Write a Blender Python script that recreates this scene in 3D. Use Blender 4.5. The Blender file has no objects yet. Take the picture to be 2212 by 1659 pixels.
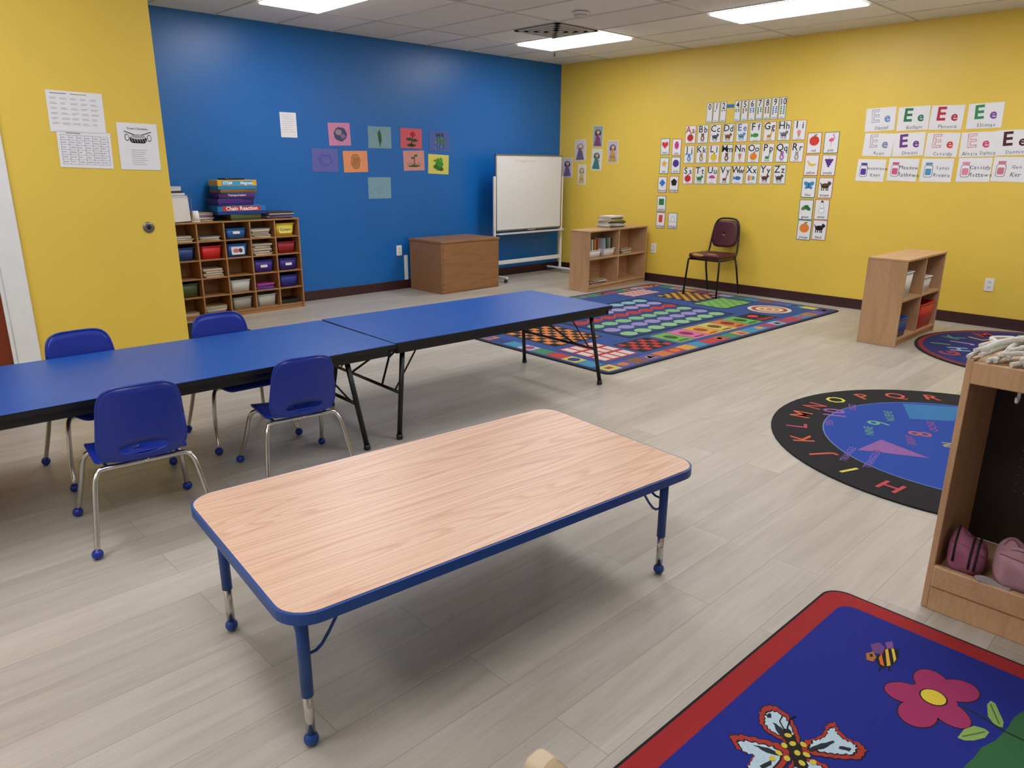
import bpy, bmesh, math, random
from mathutils import Vector, Matrix
random.seed(7)
SC=bpy.context.scene; COL=SC.collection
PI=math.pi
# ---------------------------------------------------------------- camera calibration
CX,CY,FP,HC=1106.,829.5,1577.,1.42
a_,t_,r_=math.radians(45.873),math.radians(16.592),math.radians(.349)
F=Vector((math.cos(t_)*math.cos(a_),math.cos(t_)*math.sin(a_),-math.sin(t_)))
R0=Vector((math.sin(a_),-math.cos(a_),0));U0=R0.cross(F)
RR=R0*math.cos(r_)+U0*math.sin(r_);UU=U0*math.cos(r_)-R0*math.sin(r_)
def bp(x,y,ax,val):
    d=F*FP+RR*(x-CX)-UU*(y-CY);o=Vector((0,0,HC));return o+d*((val-o[ax])/d[ax])
cam=bpy.data.cameras.new('camera');cam.sensor_fit='HORIZONTAL';cam.sensor_width=36;cam.lens=36*FP/2212
co=bpy.data.objects.new('camera',cam);COL.objects.link(co)
co.matrix_world=Matrix(((RR.x,UU.x,-F.x,0),(RR.y,UU.y,-F.y,0),(RR.z,UU.z,-F.z,HC),(0,0,0,1)))
cam.clip_start=.02;SC.camera=co
XR,YB,YL,XL,H=7.90,7.22,4.80,1.72,2.742
# ---------------------------------------------------------------- materials
def lin(h):
    h=h.lstrip('#');o=[]
    for i in (0,2,4):
        c=int(h[i:i+2],16)/255;o.append(c/12.92 if c<=.04045 else ((c+.055)/1.055)**2.4)
    return (*o,1)
_m={}
def mat(name,hexc,rough=.55,metal=0,var=.06,scale=12,bump=0,emit=0,stretch=None,coat=0):
    if name in _m:return _m[name]
    m=bpy.data.materials.new(name);m.use_nodes=True;nt=m.node_tree;N=nt.nodes;L=nt.links
    b=N['Principled BSDF'];c=lin(hexc)
    tc=N.new('ShaderNodeTexCoord');mp=N.new('ShaderNodeMapping');no=N.new('ShaderNodeTexNoise')
    L.new(tc.outputs['Object'],mp.inputs[0]);L.new(mp.outputs[0],no.inputs['Vector'])
    if stretch:mp.inputs['Scale'].default_value=stretch
    no.inputs['Scale'].default_value=scale;no.inputs['Detail'].default_value=4
    mx=N.new('ShaderNodeMix');mx.data_type='RGBA'
    mx.inputs[6].default_value=tuple(v*(1-var) for v in c[:3])+(1,)
    mx.inputs[7].default_value=tuple(min(1,v*(1+var)) for v in c[:3])+(1,)
    L.new(no.outputs[0],mx.inputs[0]);L.new(mx.outputs[2],b.inputs['Base Color'])
    b.inputs['Roughness'].default_value=rough;b.inputs['Metallic'].default_value=metal
    if coat:b.inputs['Coat Weight'].default_value=coat
    if bump:
        bu=N.new('ShaderNodeBump');bu.inputs['Strength'].default_value=bump;bu.inputs['Distance'].default_value=.002
        L.new(no.outputs[0],bu.inputs['Height']);L.new(bu.outputs[0],b.inputs['Normal'])
    if emit:
        b.inputs['Emission Color'].default_value=c;b.inputs['Emission Strength'].default_value=emit
    _m[name]=m;return m
def C(hexc,rough=.6):return mat('tint_'+hexc.strip('#').lower(),hexc,rough,var=.03)
def P(hexc):return mat('pile_'+hexc.strip('#').lower(),hexc,.95,var=.3,scale=260,bump=.6)
def floor_mat():
    m=bpy.data.materials.new('plank_floor');m.use_nodes=True;nt=m.node_tree;N=nt.nodes;L=nt.links;b=N['Principled BSDF']
    tc=N.new('ShaderNodeTexCoord')
    br=N.new('ShaderNodeTexBrick');br.offset=.37;br.offset_frequency=2
    L.new(tc.outputs['Object'],br.inputs['Vector'])
    for k,v in (('Scale',1),('Mortar Size',.0011),('Mortar Smooth',.3),('Bias',0),('Brick Width',1.22),('Row Height',.18)):br.inputs[k].default_value=v
    br.inputs['Color1'].default_value=lin('#b5aea2');br.inputs['Color2'].default_value=lin('#c4bdb1');br.inputs['Mortar'].default_value=lin('#958e83')
    def noise(sc,scale,det=5,dist=0):
        mp=N.new('ShaderNodeMapping');mp.inputs['Scale'].default_value=sc
        ad=N.new('ShaderNodeVectorMath');ad.operation='ADD'
        ml=N.new('ShaderNodeVectorMath');ml.operation='SCALE';ml.inputs['Scale'].default_value=40
        L.new(br.outputs['Color'],ml.inputs[0]);L.new(tc.outputs['Object'],ad.inputs[0]);L.new(ml.outputs[0],ad.inputs[1])
        L.new(ad.outputs[0],mp.inputs[0]);n=N.new('ShaderNodeTexNoise');n.inputs['Scale'].default_value=scale;n.inputs['Detail'].default_value=det
        n.inputs['Distortion'].default_value=dist
        L.new(mp.outputs[0],n.inputs['Vector']);return n
    n1=noise((1,10,1),1.5,6,.9);n2=noise((2.5,70,1),2,4)
    r1=N.new('ShaderNodeValToRGB');r1.color_ramp.elements[0].position=.3;r1.color_ramp.elements[1].position=.7
    r1.color_ramp.elements[0].color=(.70,.67,.63,1);r1.color_ramp.elements[1].color=(1.0,1.0,1.0,1)
    r2=N.new('ShaderNodeValToRGB');r2.color_ramp.elements[0].position=.3;r2.color_ramp.elements[1].position=.6
    r2.color_ramp.elements[0].color=(.88,.87,.86,1);r2.color_ramp.elements[1].color=(1,1,1,1)
    L.new(n1.outputs[0],r1.inputs[0]);L.new(n2.outputs[0],r2.inputs[0])
    x1=N.new('ShaderNodeMix');x1.data_type='RGBA';x1.blend_type='MULTIPLY';x1.inputs[0].default_value=.62
    x2=N.new('ShaderNodeMix');x2.data_type='RGBA';x2.blend_type='MULTIPLY';x2.inputs[0].default_value=.65
    L.new(br.outputs['Color'],x1.inputs[6]);L.new(r1.outputs[0],x1.inputs[7]);L.new(x1.outputs[2],x2.inputs[6]);L.new(r2.outputs[0],x2.inputs[7])
    L.new(x2.outputs[2],b.inputs['Base Color']);b.inputs['Roughness'].default_value=.42
    bu=N.new('ShaderNodeBump');bu.inputs['Strength'].default_value=.12;bu.inputs['Distance'].default_value=.001
    L.new(n2.outputs[0],bu.inputs['Height']);L.new(bu.outputs[0],b.inputs['Normal']);return m
def wood(name,c1,c2,sc=(1.2,7,7),rings=11,rough=.42,fine=.5):
    if name in _m:return _m[name]
    m=bpy.data.materials.new(name);m.use_nodes=True;nt=m.node_tree;N=nt.nodes;L=nt.links;b=N['Principled BSDF']
    tc=N.new('ShaderNodeTexCoord');mp=N.new('ShaderNodeMapping');mp.inputs['Scale'].default_value=sc
    L.new(tc.outputs['Object'],mp.inputs[0])
    n=N.new('ShaderNodeTexNoise');n.inputs['Scale'].default_value=1;n.inputs['Detail'].default_value=1.5;n.inputs['Distortion'].default_value=.3
    L.new(mp.outputs[0],n.inputs['Vector'])
    mu=N.new('ShaderNodeMath');mu.operation='MULTIPLY';mu.inputs[1].default_value=rings;L.new(n.outputs[0],mu.inputs[0])
    pp=N.new('ShaderNodeMath');pp.operation='FRACT';L.new(mu.outputs[0],pp.inputs[0])
    rp=N.new('ShaderNodeValToRGB');rp.color_ramp.elements[0].position=0;rp.color_ramp.elements[1].position=.35
    rp.color_ramp.elements[0].color=lin(c2);rp.color_ramp.elements[1].color=lin(c1)
    e=rp.color_ramp.elements.new(.85);e.color=lin(c1);e=rp.color_ramp.elements.new(1);e.color=lin(c2)
    L.new(pp.outputs[0],rp.inputs[0])
    m2=N.new('ShaderNodeMapping');m2.inputs['Scale'].default_value=(sc[0]*3,sc[1]*16,sc[2]*16);L.new(tc.outputs['Object'],m2.inputs[0])
    n2=N.new('ShaderNodeTexNoise');n2.inputs['Scale'].default_value=1.2;n2.inputs['Detail'].default_value=3;L.new(m2.outputs[0],n2.inputs['Vector'])
    r2=N.new('ShaderNodeValToRGB');r2.color_ramp.elements[0].position=.35;r2.color_ramp.elements[1].position=.6
    r2.color_ramp.elements[0].color=(.84,.79,.74,1);r2.color_ramp.elements[1].color=(1,1,1,1);L.new(n2.outputs[0],r2.inputs[0])
    x=N.new('ShaderNodeMix');x.data_type='RGBA';x.blend_type='MULTIPLY';x.inputs[0].default_value=fine
    L.new(rp.outputs[0],x.inputs[6]);L.new(r2.outputs[0],x.inputs[7]);L.new(x.outputs[2],b.inputs['Base Color'])
    b.inputs['Roughness'].default_value=rough;_m[name]=m;return m
M_blue=mat('blue_wall_paint','#1068b6',.36,var=.04,scale=3,bump=.03)
M_yel=mat('yellow_wall_paint','#e9c850',.42,var=.05,scale=2.5,bump=.03)
M_off=mat('off_white_wall_paint','#dcdad4',.5,var=.03,scale=2.5)
M_base=mat('vinyl_baseboard','#3a1d22',.4)
M_white=mat('white_enamel','#e8e8e6',.35)
M_paper=mat('white_paper','#ececee',.8,var=.02)
M_black=mat('black_metal','#101012',.4)
M_ink=mat('black_ink','#151515',.8)
M_grey=mat('grey_ink','#7c7c80',.8)
M_chrome=mat('chrome','#cfcdc8',.2,1,var=.05)
M_steel=mat('brushed_steel','#a8a8a8',.3,1)
M_tblue=mat('blue_laminate','#114c9e',.36,var=.12,scale=5)
M_cblue=mat('blue_plastic','#142e94',.32,var=.05)
M_band=mat('blue_edge_band','#12448f',.4)
M_oak=wood('oak_laminate','#d9b79e','#cba287',(.5,5,5),26,.36,.75)
M_maple=wood('maple_ply','#c8a078','#c09770',(5,5,1.0),4,.5,.5)
M_mapx=wood('maple_ply_board','#c8a078','#c09770',(1.0,5,5),4,.5,.5)
M_ply=wood('cubby_ply','#ab7d50','#9e7046',(1.1,6,6),3,.55,.4)
M_cab=wood('cabinet_oak','#9a6f48','#906640',(.9,9,9),8,.5,.8)
M_door=wood('cherry_door','#7a3418','#5f2510',(5,5,.9),5,.4,.5)
M_maroon=mat('maroon_vinyl','#4a1822',.4)
M_foam=mat('torn_foam','#b58a4a',.95,bump=.5)
# ---------------------------------------------------------------- mesh builder
class MB:
    def __init__(s,M=None):s.bm=bmesh.new();s.mats=[];s.M=M or Matrix()
    def mi(s,m):
        if m not in s.mats:s.mats.append(m)
        return s.mats.index(m)
    def v(s,c):return s.bm.verts.new(s.M@Vector(c))
    def f(s,vs,m,sm=False):
        try:f=s.bm.faces.new(vs)
        except ValueError:return None
        f.material_index=s.mi(m);f.smooth=sm;return f
    def box(s,x0,x1,y0,y1,z0,z1,m,bev=0,seg=2):
        V=[s.v((x,y,z)) for z in (z0,z1) for x,y in ((x0,y0),(x1,y0),(x1,y1),(x0,y1))]
        fs=[s.f([V[i] for i in q],m) for q in ((3,2,1,0),(4,5,6,7),(0,1,5,4),(1,2,6,5),(2,3,7,6),(3,0,4,7))]
        if bev:
            es=list({e for f in fs for e in f.edges})
            r=bmesh.ops.bevel(s.bm,geom=es,offset=bev,segments=seg,affect='EDGES',profile=.5)
            for f in r['faces']:f.smooth=True
        return s
    def prism(s,pts,z0,z1,m,ms=None,bev=0):
        b=[s.v((x,y,z0)) for x,y in pts];t=[s.v((x,y,z1)) for x,y in pts];n=len(pts)
        s.f(t,m);s.f(b[::-1],ms or m)
        for i in range(n):s.f([b[i],b[(i+1)%n],t[(i+1)%n],t[i]],ms or m,False)
        return s
    def flat(s,pts,z,m):s.f([s.v((x,y,z)) for x,y in pts],m);return s
    def rect(s,x0,x1,y0,y1,z,m):return s.flat([(x0,y0),(x1,y0),(x1,y1),(x0,y1)],z,m)
    def ell(s,cx,cy,rx,ry,z,m,n=20,rot=0):
        c,q=math.cos(rot),math.sin(rot)
        return s.flat([(cx+rx*math.cos(k*2*PI/n)*c-ry*math.sin(k*2*PI/n)*q,cy+rx*math.cos(k*2*PI/n)*q+ry*math.sin(k*2*PI/n)*c) for k in range(n)],z,m)
    def tube(s,pts,r,m,seg=8,sub=0,rs=None):
        P_=[Vector(p) for p in pts]
        if sub:
            o=[];n=len(P_)
            for i in range(n-1):
                p0=P_[max(i-1,0)];p1=P_[i];p2=P_[i+1];p3=P_[min(i+2,n-1)]
                for k in range(sub):
                    t=k/sub;o.append(.5*((2*p1)+(p2-p0)*t+(2*p0-5*p1+4*p2-p3)*t*t+(3*p1-p0-3*p2+p3)*t**3))
            o.append(P_[-1]);P_=o
        up=None;rings=[]
        for i,p in enumerate(P_):
            d=(P_[min(i+1,len(P_)-1)]-P_[max(i-1,0)]).normalized()
            if up is None:
                up=Vector((0,0,1)) if abs(d.z)<.9 else Vector((1,0,0))
            up=(up-d*up.dot(d)).normalized();w=d.cross(up)
            rad=rs[i] if rs else r
            rings.append([s.v(p+(up*math.cos(k*2*PI/seg)+w*math.sin(k*2*PI/seg))*rad) for k in range(seg)])
        for a,b in zip(rings,rings[1:]):
            for k in range(seg):s.f([a[k],a[(k+1)%seg],b[(k+1)%seg],b[k]],m,True)
        s.f(rings[0][::-1],m);s.f(rings[-1],m);return s
    def lathe(s,prof,m,seg=18,c=(0,0,0)):
        rings=[]
        for r,z in prof:
            rings.append([s.v((c[0]+max(r,1e-4)*math.cos(k*2*PI/seg),c[1]+max(r,1e-4)*math.sin(k*2*PI/seg),c[2]+z)) for k in range(seg)])
        for a,b in zip(rings,rings[1:]):
            for k in range(seg):s.f([a[k],a[(k+1)%seg],b[(k+1)%seg],b[k]],m,True)
        s.f(rings[0][::-1],m);s.f(rings[-1],m);return s
    def ball(s,c,r,m,seg=12,n=8,sc=(1,1,1),pw=1,jit=None):
        def q(v):return math.copysign(abs(v)**pw,v)
        def J(p):
            if not jit:return p
            k=1+jit*(math.sin(p[0]*61+p[1]*23)+math.sin(p[1]*57+p[2]*41+1)+math.sin(p[2]*73+p[0]*35+2))/3
            return (c[0]+(p[0]-c[0])*k,c[1]+(p[1]-c[1])*k,c[2]+(p[2]-c[2])*k)
        rings=[]
        for i in range(1,n):
            ph=PI*i/n-PI/2
            rings.append([s.v(J((c[0]+r*sc[0]*q(math.cos(ph))*q(math.cos(k*2*PI/seg)),c[1]+r*sc[1]*q(math.cos(ph))*q(math.sin(k*2*PI/seg)),c[2]+r*sc[2]*q(math.sin(ph))))) for k in range(seg)])
        for a,b in zip(rings,rings[1:]):
            for k in range(seg):s.f([a[k],a[(k+1)%seg],b[(k+1)%seg],b[k]],m,True)
        b0=s.v((c[0],c[1],c[2]-r*sc[2]));t0=s.v((c[0],c[1],c[2]+r*sc[2]))
        for k in range(seg):s.f([rings[0][(k+1)%seg],rings[0][k],b0],m,True);s.f([rings[-1][k],rings[-1][(k+1)%seg],t0],m,True)
        return s
    def shell(s,outer,inner,fn,th,m,nr=6):
        n=len(outer);fr=[];bk=[]
        for j in range(nr+1):
            t=j/nr
            row=[(i_[0]+(o_[0]-i_[0])*t,i_[1]+(o_[1]-i_[1])*t) for i_,o_ in zip(inner,outer)]
            fr.append([s.v(fn(x,z,0)) for x,z in row]);bk.append([s.v(fn(x,z,th)) for x,z in row])
        for j in range(nr):
            for k in range(n):
                l=(k+1)%n
                s.f([fr[j][k],fr[j][l],fr[j+1][l],fr[j+1][k]],m,True);s.f([bk[j][k],bk[j+1][k],bk[j+1][l],bk[j][l]],m,True)
        for k in range(n):
            l=(k+1)%n
            s.f([fr[0][k],bk[0][k],bk[0][l],fr[0][l]],m,True);s.f([fr[-1][k],fr[-1][l],bk[-1][l],bk[-1][k]],m,True)
        return s
    def text(s,body,size,x,y,z,m,align='CENTER',rot=0,sx=1,bold=0):
        c=bpy.data.curves.new('t','FONT');c.body=body;c.size=size;c.align_x=align;c.align_y='CENTER';c.resolution_u=2;c.offset=bold*size
        o=bpy.data.objects.new('t',c);me=bpy.data.meshes.new_from_object(o)
        T=Matrix.Translation((x,y,z))@Matrix.Rotation(rot,4,'Z')@Matrix.Diagonal((sx,1,1,1))
        vs=[s.v(T@v.co) for v in me.vertices]
        for p in me.polygons:s.f([vs[i] for i in p.vertices],m)
        bpy.data.objects.remove(o);bpy.data.curves.remove(c);bpy.data.meshes.remove(me);return s
    def hand(s,body,size,x,y,z,m):
        """uneven hand lettering, one character at a time"""
        wd=lambda ch:{'i':.3,'l':.3,'r':.42,' ':.35,'m':.85,'M':.9,'t':.4,'w':.8}.get(ch,.62 if ch.isupper() else .56)
        tot=sum(wd(c) for c in body)*size;cx=x-tot/2
        for ch in body:
            w=wd(ch)*size
            if ch!=' ':s.text(ch,size*random.uniform(.88,1.14),cx+w/2,y+random.uniform(-.05,.05)*size,z,m,rot=random.uniform(-.14,.14))
            cx+=w
        return s
    def build(s,name,parent=None,label=None):
        me=bpy.data.meshes.new(name);s.bm.to_mesh(me);s.bm.free()
        for m in s.mats:me.materials.append(m)
        o=bpy.data.objects.new(name,me);COL.objects.link(o)
        if parent:o.parent=parent
        if label:o['label']=label
        return o
def thing(name,label,cat,loc=(0,0,0),rz=0,group=None,M=None):
    o=bpy.data.objects.new(name,None);COL.objects.link(o);o.empty_display_size=.05
    if M is not None:o.matrix_world=M
    else:o.location=loc;o.rotation_euler=(0,0,rz)
    o['label']=label;o['category']=cat
    if group:o['group']=group
    return o
def tag(o,label,cat,group=None):
    o['label']=label;o['category']=cat
    if group:o['group']=group
    return o
def struct(name,mb):
    o=mb.build(name);o['kind']='structure';return o
def copy_thing(o,loc,rz,label):
    def rec(s,par):
        c=s.copy();COL.objects.link(c)
        if par:c.parent=par
        for ch in s.children:rec(ch,c)
        return c
    c=rec(o,None);c.location=loc;c.rotation_euler=(0,0,rz);c['label']=label;return c
def rrect(w,h,r,n=6,cx=0,cy=0):
    o=[]
    for (sx,sy,a0) in ((1,1,0),(-1,1,90),(-1,-1,180),(1,-1,270)):
        for k in range(n+1):
            a=math.radians(a0+90*k/n);o.append((cx+sx*(w/2-r)+r*math.cos(a),cy+sy*(h/2-r)+r*math.sin(a)))
    return o
# ---------------------------------------------------------------- the room
mb=MB();mb.rect(-2.3,XR,-2.2,YB,0,floor_mat());struct('floor',mb)
mb=MB()
T=[mat('ceiling_tile_a','#f2f1ec',.9,var=.08,scale=90,bump=.4),mat('ceiling_tile_b','#eae9e4',.9,var=.08,scale=90,bump=.4),mat('ceiling_tile_c','#cfcdc8',.9,var=.08,scale=90,bump=.4)]
xs=[-2.3]+[6.215+.61*k for k in range(-13,3)]+[XR];ys=[-2.2]+[2.745+1.22*k for k in range(-4,4)]+[YB]
for i in range(len(xs)-1):
    for j in range(len(ys)-1):
        m=T[random.choice((0,0,1,1,0))]
        if i==10 and j==6:m=T[2]
        mb.flat([(xs[i],ys[j]),(xs[i],ys[j+1]),(xs[i+1],ys[j+1]),(xs[i+1],ys[j])],H,m)
Mg=mat('ceiling_grid_paint','#cfcdc8',.6)
for x in xs[1:-1]:mb.box(x-.009,x+.009,-2.2,YB,H-.005,H-.0005,Mg)
for y in ys[1:-1]:mb.box(-2.3,XR,y-.009,y+.009,H-.0052,H-.0005,Mg)
struct('ceiling',mb)
struct('wall_back',MB().box(XL,XR+.1,YB,YB+.1,0,H+.1,M_blue))
struct('wall_right',MB().box(XR,XR+.1,-2.3,YB,0,H+.1,M_yel))
struct('wall_left',MB().box(-2.3,XL,YL,YB+.1,0,H+.1,M_yel))
struct('wall_behind',MB().box(-2.3,XR,-2.3,-2.2,0,H+.1,M_off))
struct('wall_far_left',MB().box(-2.4,-2.3,-2.3,YL,0,H+.1,M_off))
struct('baseboard_back',MB().box(XL+.012,XR-.012,YB-.012,YB,0,.105,M_base,.004))
struct('baseboard_right',MB().box(XR-.012,XR,-2.2,YB,0,.105,M_base,.004))
jx=.1835*YL
struct('baseboard_left',MB().box(jx,XL,YL-.012,YL,0,.105,M_base,.004))
d=MB().box(jx-1.06,jx-.12,YL-.02,YL,0.01,2.06,M_door,.003);struct('door_1',d)
mb=MB();mb.box(jx-.115,jx,YL-.035,YL,0,2.14,M_white,.006).box(jx-.135,jx-.115,YL-.028,YL,0,2.08,M_white,.003).box(jx-1.18,jx-1.06,YL-.035,YL,0,2.14,M_white,.006).box(jx-1.18,jx,YL-.035,YL,2.06,2.14,M_white,.006)
struct('trim_1',mb)
# ceiling fixtures
M_diff=mat('light_diffuser','#f8f8fc',.6,emit=14,var=0)
def clight(x,y,label):
    t=thing('ceiling_light',label,'ceiling light',(x+.305,y+.61,H-.008),0,'recessed panel ceiling lights')
    MB().box(-.275,.275,-.58,.58,-.016,.0,M_diff).build('diffuser',t)
    f=MB()
    for a in ((-.3,.3,-.605,-.58),(-.3,.3,.58,.605),(-.3,-.275,-.58,.58),(.275,.3,-.58,.58)):f.box(*a,-.006,0,M_white)
    f.build('frame',t)
clight(6.215,5.185,'bright ceiling panel light beside the air vent near the corner')
clight(6.215,2.745,'bright ceiling panel light above the alphabet cards, right of the photo')
clight(3.165,5.185,'bright ceiling panel light above the blue wall, top left of the photo')
for x,y,w in ((3.165,2.745,'above the blue folding tables'),(6.215,.305,'above the round rug by the yellow wall'),(3.165,.305,'above the round alphabet rug with black border'),(.115,2.745,'above the left end of the blue tables'),(.115,.305,'directly above the wood top table'),(-1.715,1.525,'nearest the door wall')):
    clight(x,y,'unseen ceiling panel light added '+w)  # unseen panels on the same tile grid, added to light the room
t=thing('ceiling_vent','square louvred air vent in the ceiling beside the light panel','vent',(5.91,5.49,H-.008))
MB().box(-.3,.3,-.3,.3,-.003,0,mat('vent_dark','#6a6862',.7)).build('backing',t)
f=MB()
for q in range(4):
    s0=.295-.07*q;f.M=Matrix.Translation((0,0,-.002-.002*q))
    for a in ((-s0,s0,-s0,-s0+.045),(-s0,s0,s0-.045,s0),(-s0,-s0+.045,-s0,s0),(s0-.045,s0,-s0,s0)):f.box(*a,-.009,0,mat('vent_louvre','#c2bfb8',.5))
f.build('louvre',t)
t=thing('smoke_detector','round white smoke detector on the ceiling','smoke detector',(5.41,4.73,H-.006))
MB().lathe([(.075,0),(.075,-.012),(.068,-.02)],M_white).build('base',t);MB().lathe([(.06,-.02),(.055,-.038),(.03,-.044)],mat('detector_cap','#c9c7c2',.5)).build('cap',t)
sp=bp(1198,112,2,H)
t=thing('sprinkler_head','small sprinkler head on the ceiling past the light panel','sprinkler',(sp.x,sp.y,H-.006))
MB().lathe([(.035,0),(.03,-.006)],M_white).build('escutcheon',t);MB().lathe([(.008,-.006),(.008,-.04),(.022,-.042),(.022,-.045)],M_steel,10).build('deflector',t)
# ---------------------------------------------------------------- oak table
def oak_table():
    t=thing('activity_table','low rectangular table with oak laminate top and blue edge band','table',(1.394,1.687,0),math.radians(-5.6))
    L_,W_,Z=1.475,.81,.44
    MB().prism(rrect(L_-.014,W_-.014,.08,8),Z-.001,Z+.001,M_oak).build('tabletop',t)
    b=MB();b.prism(rrect(L_,W_,.087,8),Z-.03,Z-.001,M_band);b.build('edge_band',t)
    for sx in (-1,1):
        for sy in (-1,1):
            x,y=sx*.668,sy*.305
            l=MB().tube([(x,y,Z-.03),(x,y,.15)],.0155,M_band,16).build('leg',t)
            MB().tube([(x,y,.16),(x,y,.035)],.0125,M_chrome,16).build('leg_insert',l,'chrome telescoping lower leg')
            MB().ball((x,y,.0195),.0195,M_band,16,10).build('foot_cap',l)
            w=MB();w.tube([(x,y,.27),(x-sx*.05,y-sy*.005,.275),(x-sx*.14,y-sy*.01,Z-.032)],.0045,M_band,6,4);w.tube([(x,y,.3),(x-sx*.005,y-sy*.05,.305),(x-sx*.01,y-sy*.13,Z-.032)],.0045,M_band,6,4)
            w.build('brace',l)
            MB().box(x-.05,x+.05,y-.05,y+.05,Z-.036,Z-.03,M_band).build('mounting_plate',l)
oak_table()
# ---------------------------------------------------------------- blue folding tables
def fold_table(cx,cy,rz,L_,W_,label,ins):
    t=thing('folding_table',label,'table',(cx,cy,0),rz,'blue topped folding tables in a row');Z=.54
    MB().box(-L_/2+.004,L_/2-.004,-W_/2+.004,W_/2-.004,Z-.003,Z,M_tblue,.001,1).build('tabletop',t)
    MB().prism(rrect(L_,W_,.012,3),Z-.024,Z-.003,M_black).build('edge_band',t)
    a=MB();i=.02
    for q in ((-L_/2+i,L_/2-i,-W_/2+i,-W_/2+i+.02),(-L_/2+i,L_/2-i,W_/2-i-.02,W_/2-i),(-L_/2+i,-L_/2+i+.02,-W_/2+i,W_/2-i),(L_/2-i-.02,L_/2-i,-W_/2+i,W_/2-i)):a.box(*q,Z-.062,Z-.024,M_black)
    a.build('apron',t)
    for sx in (-1,1):
        i0=ins[0] if sx<0 else ins[1]
        xt,xf=sx*(L_/2-i0-.07),sx*(L_/2-i0)
        for sy in (-1,1):
            yt,yf=sy*(W_/2-.07),sy*(W_/2-.025)
            l=MB().tube([(xt,yt,Z-.03),(xf,yf,.02)],.0135,M_black,12).build('leg',t)
            MB().lathe([(.014,0),(.018,.004),(.016,.03)],M_black,12,(xf,yf,0)).build('foot_cap',l)
        xm=xt+(xf-xt)*.55;w=MB();w.tube([(xm,-W_/2+.05,.25),(xm,W_/2-.05,.25)],.009,M_black,8);w.build('crossbar',t)
        w=MB();w.tube([(xt,-W_/2+.07,Z-.04),(xt,W_/2-.07,Z-.04)],.011,M_black,8);w.build('pivot_bar',t)
        for sy in (-1,1):
            w=MB();w.tube([(xm,sy*.17,.25),(xm-sx*.12,sy*.06,.37),(xt-sx*.3,sy*.05,Z-.03)],.0065,M_black,6);w.tube([(xm,sy*.3,.25),(xt-sx*.16,sy*.28,Z-.03)],.005,M_black,6);w.build('folding_brace',t)
fold_table(2.992,3.424,math.radians(-2.7),1.70,.81,'blue topped folding table farther along the row, end by the patterned rug',(.02,.075))
fold_table(.915,3.487,math.radians(-1.9),2.44,.81,'nearer blue topped folding table with four small chairs around it',(.19,.19))
# ---------------------------------------------------------------- blue chairs
def make_chair(loc,rz,label):
    t=thing('childs_chair',label,'chair',loc,rz,'small blue stacking chairs at the tables')
    n=48
    def back_out(a):
        c,s_=math.cos(a),math.sin(a);e=.42
        x=math.copysign(abs(c)**e,c)*.151;z=math.copysign(abs(s_)**e,s_)*.15
        x*=1-.08*(z/.15) if z>0 else 1+.10*(-z/.15);return (x,z+.49)
    outer=[back_out(k*2*PI/n) for k in range(n)]
    inner=[(.088*math.cos(k*2*PI/n),.382+.023*math.sin(k*2*PI/n)) for k in range(n)]
    def fn(x,z,o):
        h=(z-.34)/.3;y=-.165-.045*h+ .9*x*x*(1.1-.3*h)+.06*max(0,.12-h)
        return (x,y-o,z)
    b=MB().shell(outer,inner,fn,.007,M_cblue,8);back=b.build('backrest',t)
    r=MB();r.tube([fn(x,z,.003) for x,z in outer]+[fn(*outer[0],.003)],.0055,M_cblue,6);r.build('rim',back)
    o=rrect(.335,.34,.07,11,0,.01)[:48];c_=[(x*.06,.01+(y-.01)*.06) for x,y in o]
    def fs(x,y,o_):
        z=.335-.012*math.exp(-((x/.12)**2+((y+.02)/.12)**2))+.25*x*x-(.9*max(0,y-.12)**2*9)+ (1.6*max(0,-.11-y)**2*8)
        return (x,y,z-o_)
    MB().shell(o,c_,fs,.008,M_cblue,7).build('seat',t)
    for sx in (-1,1):
        for sy,yc in ((-1,-.125),(1,.1)):
            yf=sy*.22
            l=MB().tube([(0,yc,.313),(sx*.09,yc,.313),(sx*.15,yc,.311),(sx*.172,yc+sy*.012,.295),(sx*.184,yc+sy*.03,.255),(sx*.2,yc+sy*.058,.15),(sx*.218,yf,.03)],.0105,M_chrome,12,4).build('leg',t)
            MB().ball((sx*.219,yf,.0205),.0205,M_cblue,14,9).build('foot_cap',l)
    for sx in (-1,1):
        sd=MB();sd.tube([(sx*.13,-.125,.308),(sx*.13,.1,.308)],.008,M_chrome,8);sd.build('seat_rail',t)
    return t
c0=make_chair((.825,3.02,0),math.radians(-6),'small blue plastic chair with back to the camera, nearest the left edge')
cB=copy_thing(c0,(1.56,3.12,0),math.radians(-8),'small blue plastic chair with back to the camera beside the table legs')
cB.scale=(.97,.97,.93)
copy_thing(c0,(.90,3.765,0),PI+math.radians(2),'small blue plastic chair behind the blue table near the yellow door wall')
copy_thing(c0,(1.57,3.74,0),PI-math.radians(2),'small blue plastic chair behind the blue table in front of the cubby shelf')
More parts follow.
